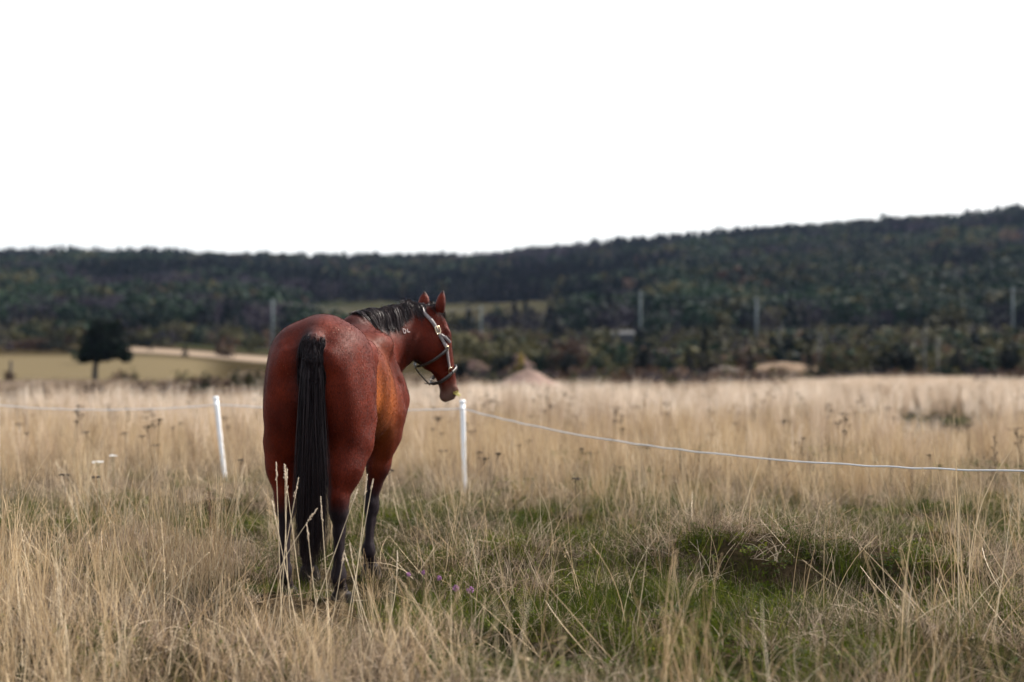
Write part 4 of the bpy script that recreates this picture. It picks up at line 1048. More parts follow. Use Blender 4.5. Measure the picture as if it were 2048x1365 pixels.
# ------------------------------------------------------------------ electric fence: white posts and a twisted rope
M_white = simple('white_plastic', (0.80, 0.81, 0.83), 0.45, noise=0.05, nscale=12)
M_rope = simple('white_rope_yarn', (0.66, 0.67, 0.69), 0.75, noise=0.2, nscale=200)
M_dark = simple('black_plastic', (0.02, 0.02, 0.02), 0.5)
def gz(x, y): return float(Hf(np.array([x]), np.array([y]))[0])
def fence_post(px_b, px_t, y_t, d, label, lean_y=0.0, loc=None):
    b = np.array(loc) if loc is not None else np.array([(px_b-1024)*d/FPX, d, 0.0]); b[2] = gz(b[0], b[1])
    top = px2(px_t, y_t, d+lean_y) if loc is None else b+np.array([0, 0, 1.0])
    e = empty('fence_post', tuple(b)); tag(e, label, 'fence post', 'white posts of the electric fence')
    v = top-b; Ls = np.linspace(-0.12/np.linalg.norm(v), 1, 9); P = v*Ls[:, None]
    V, Q = tube(P, np.linspace(0.021, 0.0265, 9), 14); link('shaft', mesh_np('shaft', V, Q, (M_white,), smooth=True), e)
    u = v/np.linalg.norm(v)
    V, Q = tube([v-u*0.022, v-u*0.020, v+u*0.004, v+u*0.012, v+u*0.016], [0.028, 0.0315, 0.0315, 0.026, 0.010], 14); link('cap', mesh_np('cap', V, Q, (M_white,), smooth=True), e)
    V, Q = tube([v*0.925+[0, -0.034, 0], v*0.925+[0, -0.02, 0.012], v*0.925+[0, 0.0, 0.012]], 0.007, 6); V2, Q2 = tube([v*0.925+[-.018, -0.036, 0], v*0.925+[.018, -0.036, 0]], 0.008, 8)
    V, Q = merge([(V, Q), (V2, Q2)]); link('rope_clip', mesh_np('rope_clip', V, Q, (M_white,), smooth=True), e)
    return b+v*0.925+np.array([0, -0.036, 0])
r0 = fence_post(-250, -262, 792, 16.6, 'white fence post out beyond the left edge of the picture')
r1 = fence_post(-3, -7, 797, 16.2, 'white fence post at the left edge of the field, only half in view')
r2 = fence_post(453, 432, 796, 15.6, 'white fence post leaning left, standing left of the horse')
r3 = fence_post(930, 925, 803, 14.6, 'upright white fence post below the muzzle of the horse')
r4 = fence_post(0, 0, 0, 0, 'white fence post near the viewer past the right edge of the picture', loc=(4.3, 5.5, 0))
pts = []
for a, b, sag, n in ((r0, r1, 0.02, 30), (r1, r2, 0.055, 90), (r2, r3, 0.03, 90), (r3, r4, 0.262, 900)):
    t = np.linspace(0, 1, n); P = a+(b-a)*t[:, None]; P[:, 2] -= sag*4*t*(1-t); pts.append(P[:-1])
P = np.concatenate(pts+[r4[None]])
# resample evenly, then twist three yarns round the line with a little unevenness
s = np.concatenate([[0], np.cumsum(np.linalg.norm(np.diff(P, axis=0), axis=1))]); u = np.arange(0, s[-1], 0.006)
P = np.stack([np.interp(u, s, P[:, k]) for k in range(3)], -1)
P[:, 2] += 0.0025*np.sin(u*9+3*np.sin(u*2.3)); 
T = np.gradient(P, axis=0); T /= np.linalg.norm(T, axis=1)[:, None]; U = np.cross(T, [0, 0, 1.0]); U /= np.linalg.norm(U, axis=1)[:, None]; W_ = np.cross(U, T)
rope = empty('fence_rope', tuple(r1)); tag(rope, 'twisted white electric fence rope sagging from post to post across the field', 'rope', None)
for k in range(3):
    ph = u*2*PI/0.045+k*2*PI/3; Q_ = P+0.0034*(np.cos(ph)[:, None]*U+np.sin(ph)[:, None]*W_)-np.array(rope.location)
    V, Q = tube(Q_, 0.0029, 5, False); link('yarn', mesh_np('yarn', V, Q, (M_rope,), smooth=True), rope)

# ------------------------------------------------------------------ plants near the horse
M_stalk = simple('pale_straw', (0.62, 0.50, 0.34), 0.5, noise=0.25, nscale=20)
M_headm = simple('pale_seed_head', (0.58, 0.47, 0.35), 0.75, noise=0.3, nscale=300)
def grass_stalk(pb, pt, d, rnd, dd=0.0, bow=0.0, where=''):
    a = px2(pb[0], pb[1], d); a[2] = gz(a[0], a[1]); b = px2(pt[0], pt[1], d+dd)
    e = empty('grass_stalk', tuple(a)); tag(e, 'pale dry grass stalk, '+where, 'grass stalk', 'tall grass stalks before the legs of the horse')
    t = np.linspace(0, 1, 12); v = b-a; P = v*t[:, None]+np.array([1, 0, 0])*bow*np.sin(t*PI)[:, None]; P[:, 2] += abs(bow)*0.3*np.sin(t*PI)
    V, Q = tube(P, np.linspace(0.0021, 0.0012, 12), 5); link('stem', mesh_np('stem', V, Q, (M_stalk,), smooth=True), e)
    r = np.random.default_rng(rnd); Vs = []; top = P[-1]; dr = (P[-1]-P[-2]); dr /= np.linalg.norm(dr); hl_ = r.uniform(.05, .12)
    parts = []
    for j in range(26):
        q = j/26; c = top-dr*hl_*(1-q)+r.normal(0, .0028*(1.2-q), 3); dx = dr*.011+r.normal(0, .003, 3)
        parts.append(tube([c-dx/2, c, c+dx/2], [0.0004, 0.0022, 0.0004], 4))
    V, Q = merge(parts); link('seed_head', mesh_np('seed_head', V, Q, (M_headm,)), e)
ST = [((690, 1262), (747, 958), 6.95, .1, 0), ((699, 1240), (735, 948), 7.05, .0, .005), ((610, 1250), (716, 978), 6.9, .1, 0), ((612, 1240), (569, 928), 7.1, 0, .0),
      ((585, 1250), (571, 930), 7.0, .05, -.01), ((662, 1262), (642, 992), 6.95, 0, 0), ((558, 1270), (575, 936), 6.9, .1, .01), ((600, 1268), (545, 1000), 6.9, .1, 0),
      ((640, 1262), (614, 1045), 6.95, 0, 0), ((540, 1262), (598, 955), 6.95, .05, 0), ((520, 1270), (636, 1016), 6.9, .1, -.05), ((566, 1262), (553, 925), 7.0, 0, 0),
      ((735, 1268), (700, 1085), 6.95, 0, 0), ((660, 1262), (690, 1100), 6.9, 0, 0), ((770, 1262), (795, 1100), 7.0, .1, .02), ((750, 1275), (690, 1105), 6.85, .1, 0)]
WH = ['its seed head highest over the gap between hock and foreleg', 'second highest over the gap between hock and foreleg', 'leaning far right across the right hind leg', 'nearly upright over the left hind leg, second from its left edge',
      'upright over the left hind leg, third from its left edge', 'rising straight in front of the lower tail', 'leaning right over the left hind leg, crossing the others', 'short and leaning left, outside the left hind leg',
      'short and upright in front of the tail tip', 'long, rooted left and leaning right to the tail edge', 'arching low to the right across the tail', 'upright along the outer edge of the left hind leg',
      'short, leaning left over the right hind hoof', 'short, leaning right over the right hind hoof', 'short, leaning right beside the fore hoof', 'low and slanting left at the right hind pastern']
for k, (a, b, d, dd, bow) in enumerate(ST): grass_stalk(a, b, d, 900+k, dd, bow, WH[k])

# dark dock with its seed spike
M_dock = simple('brown_seed', (0.050, 0.018, 0.014), 0.8, noise=0.5, nscale=200)
d = 10.0; b = px2(430, 1101, d); b[2] = gz(b[0], b[1]); e = empty('dock_plant', tuple(b)); tag(e, 'dead dock plant with a dark brown seed spike left of the horse', 'dock plant')
top = px2(418, 968, d)-b; P = np.array([[0, 0, 0], top*[.3, 1, .35], top*[.8, 1, .7], top]); V, Q = tube(P, [.004, .0035, .003, .0015], 6); link('stem', mesh_np('stem', V, Q, (M_dock,), smooth=True), e)
r = np.random.default_rng(8); parts = []
for j in range(420):
    q = r.random()**0.9; c = P[1]*(1-q)+P[3]*q+[0.0, 0, 0]; c = np.array([np.interp(.35+.65*q, [0, .35, .7, 1], P[:, k]) for k in range(3)]); w = 0.026*math.sin(min(1, q*1.0+.12)*PI)**.6*(0.6+.4*math.sin(q*40)); a = r.uniform(0, 6.28)
    c = c+np.array([math.cos(a), math.sin(a), 0])*abs(r.normal(0, .6))*w; s_ = r.uniform(.003, .006); parts.append(box(c, (s_, s_, s_*.8), Matrix.Rotation(r.uniform(0, 3), 3, 'X')))
V, Q = merge(parts); o = link('seed_spike', mesh_np('seed_spike', V, Q, (M_dock,)), e); o['kind'] = 'stuff'

# white yarrow, dried brown yarrow, a bare branched weed, clover flowers
M_petal = simple('white_petal', (0.78, 0.76, 0.74), 0.7); M_stemg = simple('green_stem', (0.10, 0.12, 0.04), 0.7); M_dead = simple('dead_umbel', (0.045, 0.028, 0.020), 0.85, noise=0.4, nscale=300)
def umbel(name, px, py, zt, label, group, mat, stemmat, wd=0.05, n=40, seed=0, cat='wild flower'):
    dd = (CAM_H-zt)*FPX/(py-HOR); x = (px-1024)*dd/FPX; g = gz(x, dd); hgt = zt-g
    e = empty(name, (x, dd, g)); tag(e, label, cat, group); r = np.random.default_rng(seed); parts = [tube([[0, 0, 0], [.01, 0, hgt*.5], [0, 0, hgt-.04]], .0018, 5)]; hp = []
    for k in range(n):
        a = r.uniform(0, 6.28); q = wd*math.sqrt(r.random()); p_ = np.array([math.cos(a)*q, math.sin(a)*q, hgt+r.normal(0, .003)-q*q*2]); hp.append(box(p_, (.009, .009, .005), Matrix.Rotation(r.uniform(0, 3), 3, 'Z')))
        if k % 4 == 0: parts.append(tube([[0, 0, hgt-.04], p_], .0009, 3))
    V, Q = merge(parts); link('stem', mesh_np('stem', V, Q, (stemmat,)), e); V, Q = merge(hp); o = link('flower_head', mesh_np('flower_head', V, Q, (mat,)), e); o['kind'] = 'stuff'
umbel('yarrow_flower', 198, 923, .50, 'larger and lower of two white yarrow flowers in the straw at left', 'white yarrow flowers', M_petal, M_stemg, .05, 40, 1)
umbel('yarrow_flower', 227, 911, .52, 'smaller and upper of two white yarrow flowers in the straw at left', 'white yarrow flowers', M_petal, M_stemg, .035, 24, 2)
YL = [(252, 866, .05, 'brown yarrow head in the left straw under the rope, left one of a close pair'), (285, 872, .05, 'brown yarrow head in the left straw under the rope, right one of a close pair'), (131, 949, .045, 'dark yarrow head low at left, below and left of the white flowers'),
      (174, 864, .04, 'small brown yarrow head highest above the two white flowers'), (195, 954, .035, 'small dark yarrow head straight below the larger white flower'), (312, 890, .05, 'brown yarrow head midway between white flowers and leaning post'), (960, 905, .035, 'small brown yarrow head just right of the upright post'),
      (885, 901, .05, 'brown yarrow head just left of the upright post'), (778, 940, .045, 'dark yarrow head right beside the foreleg of the horse'), (1150, 957, .04, 'lone dark yarrow head in the grass well right of the upright post'), (482, 920, .03, 'tiny brown yarrow head between leaning post and horse'),
      (1062, 832, .06, 'brown yarrow head just under the rope, nearest the upright post'), (1240, 842, .05, 'brown yarrow head just above the rope right of the centre'), (1470, 846, .05, 'brown yarrow head far above the rope in the right half'), (1325, 826, .06, 'brown yarrow head above the rope, second from the right')]
for k, (px, py, w, lb) in enumerate(YL):
    umbel('dried_yarrow', px, py, .50 if py > 880 else .62, lb, 'dry brown yarrow heads near the fence', M_dead, M_dead, w, 26, 20+k, 'dead weed')
d = 13.0; b = px2(1985, 1020, d); b[2] = gz(b[0], b[1]); e = empty('bare_weed', tuple(b)); tag(e, 'bare dark branched weed stalk rising above the rope at far right', 'dead weed')
top = px2(1988, 870, d)-b; V, Q = tube([[0, 0, 0], top*[.2, 1, .5]+[.012, 0, 0], top], [.004, .0035, .002], 5); link('stem', mesh_np('stem', V, Q, (M_dead,), smooth=True), e)
r = np.random.default_rng(4)
for k in range(9):
    q = .35+.6*k/9; c = top*q; s_ = 1 if k % 2 else -1; tip = c+[s_*.05*(1.2-q), r.normal(0, .02), .06]; V, Q = merge([tube([c, tip], .0014, 4), box(tip, (.010, .010, .016)), box((c+tip)/2+[0, 0, .008], (.008, .008, .010))]); link('twig', mesh_np('twig', V, Q, (M_dead,)), e)
M_clover = simple('clover_pink', (0.26, 0.10, 0.24), 0.7, noise=0.3, nscale=400)
def clover(px, py, label, s=1.0, mat=M_clover):
    zt = .12; dd = (CAM_H-zt)*FPX/(py-HOR); x = (px-1024)*dd/FPX; g = gz(x, dd); e = empty('clover_flower', (x, dd, g)); tag(e, label, 'wild flower', 'pink clover flowers in the short grass')
    r = np.random.default_rng(int(px)); V, Q = tube([[0, 0, 0], [.005, 0, (zt-g)*.6], [0, 0, zt-g]], .0016, 5); link('stem', mesh_np('stem', V, Q, (M_stemg,)), e); parts = []
    for k in range(46):
        n = r.normal(size=3); n /= np.linalg.norm(n); c = np.array([0, 0, zt-g])+n*.013*s; parts.append(tube([c-n*.006, c, c+n*.005], [.0012, .003*s, .0008], 4))
    V, Q = merge(parts); o = link('flower_head', mesh_np('flower_head', V, Q, (mat,)), e); o['kind'] = 'stuff'
for a in [(818, 1148, 'pink clover flower nearest the right hoof of the horse, pale and small', .8), (847, 1144, 'small pink clover flower between two others right of the hooves', .7), (879, 1155, 'pink clover flower third from the hooves, alone above the bright pair', .8),
          (912, 1175, 'left one of the brightest pair of pink clover flowers', 1.15), (941, 1179, 'right one of the brightest pair of pink clover flowers', 1.25), (898, 939, 'faint pink clover flower just left of the upright white post', .8), (772, 931, 'pink clover flower right beside the foreleg of the horse', .9)]: clover(*a)
# broad weed leaves low in the short grass
M_leafw = simple('broad_leaf', (0.085, 0.15, 0.03), 0.55, noise=0.3, nscale=40)
def broad_leaf(px, py, label, s=0.05, upright=0.6):
    dd = (CAM_H-.1)*FPX/(py-HOR); x = (px-1024)*dd/FPX; g = gz(x, dd); e = empty('weed_leaf', (x, dd, g)); tag(e, label, 'leaf', 'broad green leaves in the grass')
    r = np.random.default_rng(int(px)); V, Q = tube([[0, 0, 0], [.004, 0, .08]], .0015, 4); link('stalk', mesh_np('stalk', V, Q, (M_stemg,)), e)
    n, m = 7, 5; t = np.linspace(0, 1, n); a = np.linspace(-1, 1, m); w = s*.5*np.sin(np.clip(t*.93+.07, 0, 1)*PI)**.7; az_ = r.uniform(-.6, .6); f = np.array([math.sin(az_), -.5, upright]); f /= np.linalg.norm(f); sd = np.cross(f, [0, 0, 1]); sd /= np.linalg.norm(sd); nn = np.cross(sd, f)
    V = (np.array([0, 0, .075])+(t*s*1.3)[:, None, None]*f+(w[:, None]*a[None])[..., None]*sd+(np.abs(a)[None]*w[:, None]*.35+.2*s*t[:, None]**2*-1)[..., None]*nn).reshape(-1, 3)
    i = (np.arange(n-1)[:, None]*m+np.arange(m-1)[None]).ravel(); link('leaf', mesh_np('leaf', V, np.stack([i, i+1, i+m+1, i+m], -1), (M_leafw,), smooth=True), e)
for a in [(1498, 968, 'round yellow green leaf alone in the straw under the rope', .05), (1507, 1165, 'large pale green leaf standing upright in the hollow', .075, .9), (1600, 1215, 'green heart shaped leaf in the short grass before the hummock', .05), (1438, 1290, 'right one of two light green leaves low at the bottom', .05),
          (1412, 1288, 'left one of two light green leaves low at the bottom', .05), (1978, 1195, 'yellow green leaf at the right edge below the hummock', .06, .9), (1975, 1130, 'small light leaf at the right edge above the hummock', .05)]: broad_leaf(*a)

# ------------------------------------------------------------------ trees and scrub
def leaf_mat(name, stops): return blade_material(name, stops, 0.8, 0.15, 0.15, 0.5)
M_con = leaf_mat('conifer_needles', [(0.0, (0.0008, 0.0032, 0.003)), (0.6, (0.0023, 0.0089, 0.007)), (1.0, (0.0057, 0.0171, 0.0118))])
M_dec = leaf_mat('green_foliage', [(0.0, (0.0018, 0.0069, 0.0033)), (0.5, (0.0063, 0.02, 0.0092)), (1.0, (0.0171, 0.0388, 0.0158))])
M_oli = leaf_mat('olive_foliage', [(0.0, (0.0139, 0.0141, 0.0055)), (0.5, (0.0454, 0.0432, 0.0156)), (1.0, (0.0986, 0.0867, 0.0328))])
M_bar = leaf_mat('bare_twigs', [(0.0, (0.006, 0.0052, 0.0086)), (0.5, (0.015, 0.0129, 0.0205)), (1.0, (0.0374, 0.0302, 0.041))])
M_rus = leaf_mat('rusty_foliage', [(0.0, (0.0211, 0.011, 0.0077)), (0.5, (0.0643, 0.0374, 0.0242)), (1.0, (0.1403, 0.088, 0.0572))])
M_yel = leaf_mat('yellow_foliage', [(0.0, (0.15, 0.11, 0.01)), (1.0, (0.42, 0.32, 0.03))])
M_bark = simple('grey_bark', (0.060, 0.050, 0.042), 0.9, noise=0.4, nscale=6); M_pale = simple('bleached_wood', (0.14, 0.14, 0.13), 0.85, noise=0.3, nscale=4)
def leaves(rng, C_, size, n_each=1):
    n = len(C_); u = rng.normal(size=(n, 3)); u /= np.linalg.norm(u, axis=1)[:, None]; v = np.cross(u, rng.normal(size=(n, 3))); v /= np.linalg.norm(v, axis=1)[:, None]
    s = size*rng.uniform(.5, 1.3, (n, 1)); V = np.stack([C_-u*s, C_+v*s*.6, C_+u*s, C_-v*s*.6], 1).reshape(-1, 3)
    return V, np.arange(4*n).reshape(-1, 4), np.repeat(rng.random(n), 4)
def crown_pts(rng, kind, n):
    if kind == 'conifer':
        z = rng.random(n)**1.35; tier = 0.75+0.25*np.sin(z*38); r = (1-z)**0.85*0.5*tier*rng.uniform(.35, 1, n)**.5+.01; a = rng.uniform(0, 6.28, n)
        return np.stack([np.cos(a)*r, np.sin(a)*r, .06+.94*z-r*.12], -1)
    k = 9; cs = rng.normal(0, .19, (k, 3))*[1, 1, .85]+[0, 0, .55]; cs[:, 2] = np.clip(cs[:, 2], .30, .82); rs = rng.uniform(.15, .27, k); i = rng.integers(0, k, n)
    d = rng.normal(size=(n, 3)); d /= np.linalg.norm(d, axis=1)[:, None]; P = cs[i]+d*(rs[i]*rng.uniform(.55, 1.05, n))[:, None]
    if kind == 'bush': P[:, 2] = (P[:, 2]-.25)*1.25
    P[:, 2] = np.maximum(P[:, 2], .02); return P
def crown_mesh(seed, kind, n, size, mat):
    rng = np.random.default_rng(seed); V, Q, sh = leaves(rng, crown_pts(rng, kind, n), size); return proto('crown', V, Q, (mat,), sh)
def trunk_mesh(seed, top=.75, r=.022, mat=None, bare=False):
    rng = np.random.default_rng(seed); parts = [tube([[0, 0, -.05], [.01, 0, top*.4], [-.01, .01, top]], [r, r*.8, r*.35], 6)]
    for k in range(12 if bare else 6):
        z = rng.uniform(.25, .95)*top; a = rng.uniform(0, 6.28); l = rng.uniform(.12, .28); parts.append(tube([[0, 0, z], [math.cos(a)*l*.5, math.sin(a)*l*.5, z+l*.45], [math.cos(a)*l, math.sin(a)*l, z+l*(1.0 if bare else .7)]], [r*.4, r*.28, r*.1], 4))
    V, Q = merge(parts); return mesh_np('trunk', V, Q, (mat or M_bark,), smooth=True)
# far wood: unit-high protos, scattered over the hill as one mass
def wood_proto(seed, kind, mat, n=170, size=.085):
    rng = np.random.default_rng(seed); V, Q, sh = leaves(rng, crown_pts(rng, kind, n), size); Vt, Qt = tube([[0, 0, -.1], [0, 0, .8]], [.02, .008], 5)
    Va, Fa = merge([(V, Q), (Vt, Qt)]); mi = np.r_[np.zeros(len(Q)), np.ones(len(Qt))]
    return proto('wood', Va, Fa, (mat, M_bark), np.r_[sh, np.full(len(Vt), .5)], mi)
PWD = [wood_proto(600+k, 'conifer', M_con) for k in range(3)]+[wood_proto(610+k, 'round', M_dec) for k in range(3)]+[wood_proto(620+k, 'round', M_oli) for k in range(2)]+[wood_proto(630+k, 'round', M_bar, 150, .05) for k in range(2)]+[wood_proto(640, 'round', M_rus)]
rng = np.random.default_rng(77)
def vrow(X, Y): return HOR-(Hf(X, Y)-CAM_H)*FPX/Y
def azp(X, Y): return 1024+FPX*X/Y
n = 12500; Y = np.sqrt(rng.uniform(300**2, 960**2, n)); X = rng.uniform(-.42, .42, n)*Y
clear = (sstep(335, 350, Y)*(1-sstep(545, 560, Y))*sstep(560, 640, azp(X, Y))*(1-sstep(1080, 1180, azp(X, Y)))) > .5
thin = sstep(300, 380, Y) < rng.random(n)*.9
k = ~clear & ~thin; X = X[k]; Y = Y[k]; n = len(X)
az = azp(X, Y); f1 = fbm(X*.009, Y*.008+3); f2 = fbm(X*.012+9, Y*.016)
pc = np.clip(.34+2.6*(f1-.5)+.25*np.exp(-((az-1000)/500)**2), .05, .9); pb = np.clip(.18+2.2*(f2-.5)+.25*(1-sstep(500, 900, az)), .03, .7)
q = np.clip(.5+2.2*(fbm(X*.030+40, Y*.022)-.5), 0, 1)*.6+.4*rng.random(n); idx = np.where(q < pc, rng.integers(0, 3, n), np.where(q < pc+(1-pc)*pb, rng.integers(8, 10, n), np.where(rng.random(n) < .85, rng.integers(3, 6, n), rng.integers(6, 8, n))))
idx = np.where(rng.random(n) < .006, 10, idx)
hgt = np.where(idx < 3, rng.uniform(8.5, 11.5, n), rng.uniform(7.5, 10.5, n))*np.where(rng.random(n) < .03, 1.2, 1.0); wd = hgt*np.where(idx < 3, rng.uniform(.55, .75, n), rng.uniform(.9, 1.3, n))
Z = Hf(X, Y)-.3
scatter('hillside_forest', np.stack([X, Y, Z], -1), np.stack([0*X, 0*X, rng.uniform(0, 6.28, n)], -1), np.stack([wd, wd, hgt], -1), idx, np.clip(.5+2.4*(fbm(X*.02+80, Y*.016)-.5)+rng.uniform(-.1, .1, n), 0, 1), PWD)
print('forest', n)
# scrub between the field and the wood
PSC = [wood_proto(660+k, 'bush', M_oli, 130, .10) for k in range(4)]+[wood_proto(670+k, 'bush', M_dec, 130, .10) for k in range(2)]+[wood_proto(680, 'conifer', M_con, 120, .10), wood_proto(685, 'bush', M_rus, 130, .1), wood_proto(687, 'bush', M_bar, 130, .06), wood_proto(688, 'bush', M_bar, 130, .06)]
n = 4200; Y = np.sqrt(rng.uniform(146**2, 400**2, n)); X = rng.uniform(-.42, .42, n)*Y; az = azp(X, Y)
rightm = sstep(900, 1050, az)
dens = rightm*.95+(1-rightm)*np.where(Y > 216, .55, 0.02)
dens = np.where((az > 230) & (az < 640) & (Y < 262), dens*.20, dens)
k = rng.random(n) < dens; X = X[k]; Y = Y[k]; az = az[k]; n = len(X)
q = rng.random(n); idx = np.where(q < .55, rng.integers(0, 4, n), np.where(q < .72, rng.integers(4, 6, n), np.where(q < .80, 6, np.where(q < .90, 7, rng.integers(8, 10, n)))))
hh = rng.uniform(1.5, 4.6, n)*np.where(Y > 230, 1.2, 1.0); ww = hh*rng.uniform(.9, 1.5, n)
scatter('scrub', np.stack([X, Y, Hf(X, Y)-.2], -1), np.stack([0*X, 0*X, rng.uniform(0, 6.28, n)], -1), np.stack([ww, ww, hh], -1), idx, np.clip(fbm(X*.03, Y*.03)+rng.uniform(-.2, .2, n), 0, 1), PSC)
print('scrub', n)
# brown weeds and dry bracken at the field's far edge
n = 1500; Y = rng.uniform(70, 150, n); X = rng.uniform(-.42, .42, n)*Y; az = azp(X, Y); k = (az > 880) & (az < 1720) & (rng.random(n) < .12+.88*sstep(90, 130, Y)) | (az >= 1720) & (Y > 124) | ((Y < 121) & (rng.random(n) < .12) & (az > 230)); X = X[k]; Y = Y[k]; n = len(X)
PBR = [wood_proto(690, 'bush', M_rus, 90, .10), wood_proto(691, 'bush', M_bar, 90, .08), wood_proto(692, 'bush', M_oli, 90, .1)]
hh = rng.uniform(.6, 1.6, n)*np.interp(Y, [70, 130], [.6, 1.2]); scatter('dry_bracken', np.stack([X, Y, Hf(X, Y)-.1], -1), np.stack([0*X, 0*X, rng.uniform(0, 6.28, n)], -1), np.stack([hh*1.6, hh*1.6, hh], -1), rng.integers(0, 3, n), rng.uniform(.3, 1, n), PBR)

# single trees and bushes that can be told apart
CM = {'conifer': [crown_mesh(700+k, 'conifer', 700, .05, M_con) for k in range(2)], 'dark': [crown_mesh(710+k, 'bush', 700, .055, M_con) for k in range(2)], 'green': [crown_mesh(720+k, 'bush', 650, .055, M_dec) for k in range(2)],
      'olive': [crown_mesh(730+k, 'bush', 600, .055, M_oli) for k in range(2)], 'rust': [crown_mesh(740+k, 'bush', 600, .055, M_rus) for k in range(2)], 'grey': [crown_mesh(750+k, 'bush', 900, .06, M_bar if k else M_rus) for k in range(2)], 'yellow': [crown_mesh(760, 'bush', 260, .07, M_yel)]}
TM = trunk_mesh(790, .6); TB = [trunk_mesh(791+k, .95, .028, M_pale, True) for k in range(3)]
def bush(name, px, ytop, wpx, d, kind, label, cat='bush', group=None, ybot=None):
    x = (px-1024)*d/FPX; g = gz(x, d); zt = CAM_H+(HOR-ytop)*d/FPX; h = max(zt-g, .5); w = wpx*d/FPX
    e = empty(name, (x, d, g)); e.rotation_euler = (0, 0, (px*7.3) % 6.28); tag(e, label, cat, group); sx = w/1.0/(.86 if kind != 'conifer' else .95); ms = CM[kind]; z0 = 0.0
    if ybot is not None: z0 = max(CAM_H+(HOR-ybot)*d/FPX-g, 0)
    o = link('crown', ms[int(px) % len(ms)], e); o.location = (0, 0, z0); o.scale = (sx, sx, (h-z0)/1.0)
    o2 = link('trunk', TM, e); o2.scale = (h*.55, h*.55, h*1.1)
GS = 'scrub trees and bushes at the edge of the field'
B = [('scrub_bush', 45, 668, 95, 196, 'rust', 'rust brown bush at the far left edge of the field'), ('scrub_bush', 62, 645, 60, 230, 'green', 'bright green bush behind the rust brown one at far left'),
     ('scrub_bush', 105, 684, 62, 190, 'dark', 'dark low bush between the rust brown bush and the lone tree'), ('scrub_bush', 148, 692, 46, 190, 'dark', 'smallest dark bush touching the left side of the lone tree'),
     ('young_conifer', 370, 688, 18, 185, 'conifer', 'small single conifer on the pale strip right of the lone tree'), ('scrub_bush', 330, 688, 60, 215, 'rust', 'low brown bush left of the small single conifer'),
     ('weed_bush', 190, 760, 62, 55, 'grey', 'grey brown weed bush at the foot of the lone tree'), ('weed_bush', 268, 756, 62, 52, 'grey', 'grey brown weed bush right of the foot of the lone tree'),
     ('weed_bush', 350, 756, 84, 50, 'grey', 'grey brown weed bush midway from lone tree to horse'), ('weed_bush', 430, 744, 120, 52, 'grey', 'largest grey brown weed bush left of the horse'), ('weed_bush', 402, 742, 40, 50, 'green', 'green bush set in the largest weed clump left of the horse'),
     ('scrub_bush', 495, 732, 90, 56, 'olive', 'olive bush close beside the left flank of the horse'), ('scrub_bush', 480, 737, 26, 53, 'green', 'narrow green bush before the olive one by the horse'), ('weed_bush', 88, 772, 60, 50, 'grey', 'faint low weed bush in the far straw at left'),
     ('scrub_bush', 926, 692, 40, 160, 'dark', 'dark bush just right of the muzzle of the horse'), ('scrub_bush', 1018, 675, 75, 170, 'dark', 'dark bush behind the reddish earth heap'), ('scrub_bush', 1038, 690, 18, 160, 'yellow', 'bright yellow little bush above the earth heap'),
     ('scrub_bush', 1092, 672, 60, 175, 'green', 'green bush right of the yellow one'), ('scrub_bush', 1150, 664, 95, 170, 'rust', 'big rusty brown bush right of the earth heaps'), ('scrub_bush', 1135, 705, 60, 150, 'dark', 'dark green bush at the foot of the big rusty one'), ('scrub_bush', 1195, 705, 45, 152, 'green', 'green bush at the right foot of the big rusty one'),
     ('scrub_bush', 1283, 680, 50, 165, 'dark', 'dark bush under the grey pole right of the centre'), ('scrub_bush', 1325, 700, 50, 155, 'green', 'green bush between the grey pole and the dark conifers'), ('young_conifer', 1376, 696, 34, 150, 'conifer', 'shorter one of two dark conifers side by side'), ('young_conifer', 1408, 666, 42, 155, 'conifer', 'taller one of two dark conifers side by side'),
     ('scrub_bush', 1278, 735, 30, 140, 'dark', 'small dark bush at the far edge of the straw right of centre'), ('young_conifer', 1501, 688, 26, 160, 'conifer', 'slender dark conifer left of the pale straw knoll'), ('young_conifer', 1618, 690, 30, 160, 'conifer', 'slender dark conifer behind the pale straw knoll'), ('scrub_bush', 1640, 715, 26, 141, 'green', 'narrow green bush at the right end of the straw knoll'),
     ('scrub_bush', 1700, 700, 66, 150, 'olive', 'olive bush right of the pale straw knoll'), ('scrub_bush', 1795, 682, 80, 156, 'dark', 'dark round bush left of the bare pale saplings'), ('scrub_bush', 1922, 672, 50, 150, 'dark', 'very dark tall bush right of the bare pale saplings'), ('scrub_bush', 1942, 700, 50, 148, 'dark', 'very dark lower bush joined to the tall one on its right'),
     ('scrub_bush', 2015, 680, 70, 158, 'dark', 'dark bush at the right edge of the picture'), ('scrub_bush', 1880, 715, 40, 142, 'green', 'low green bush behind the bare pale saplings')]
for nm, px, yt, w, d, kd, lb in B: bush(nm, px, yt, w, (128+(d-138)*0.30 if px > 900 else d), kd, lb, 'tree' if nm == 'young_conifer' else 'bush', GS)
# small round-headed tree on a thin stem
bush('small_tree', 293, 673, 24, 190, 'dark', 'small round tree on a thin stem right of the lone tree', 'tree', GS, ybot=702)
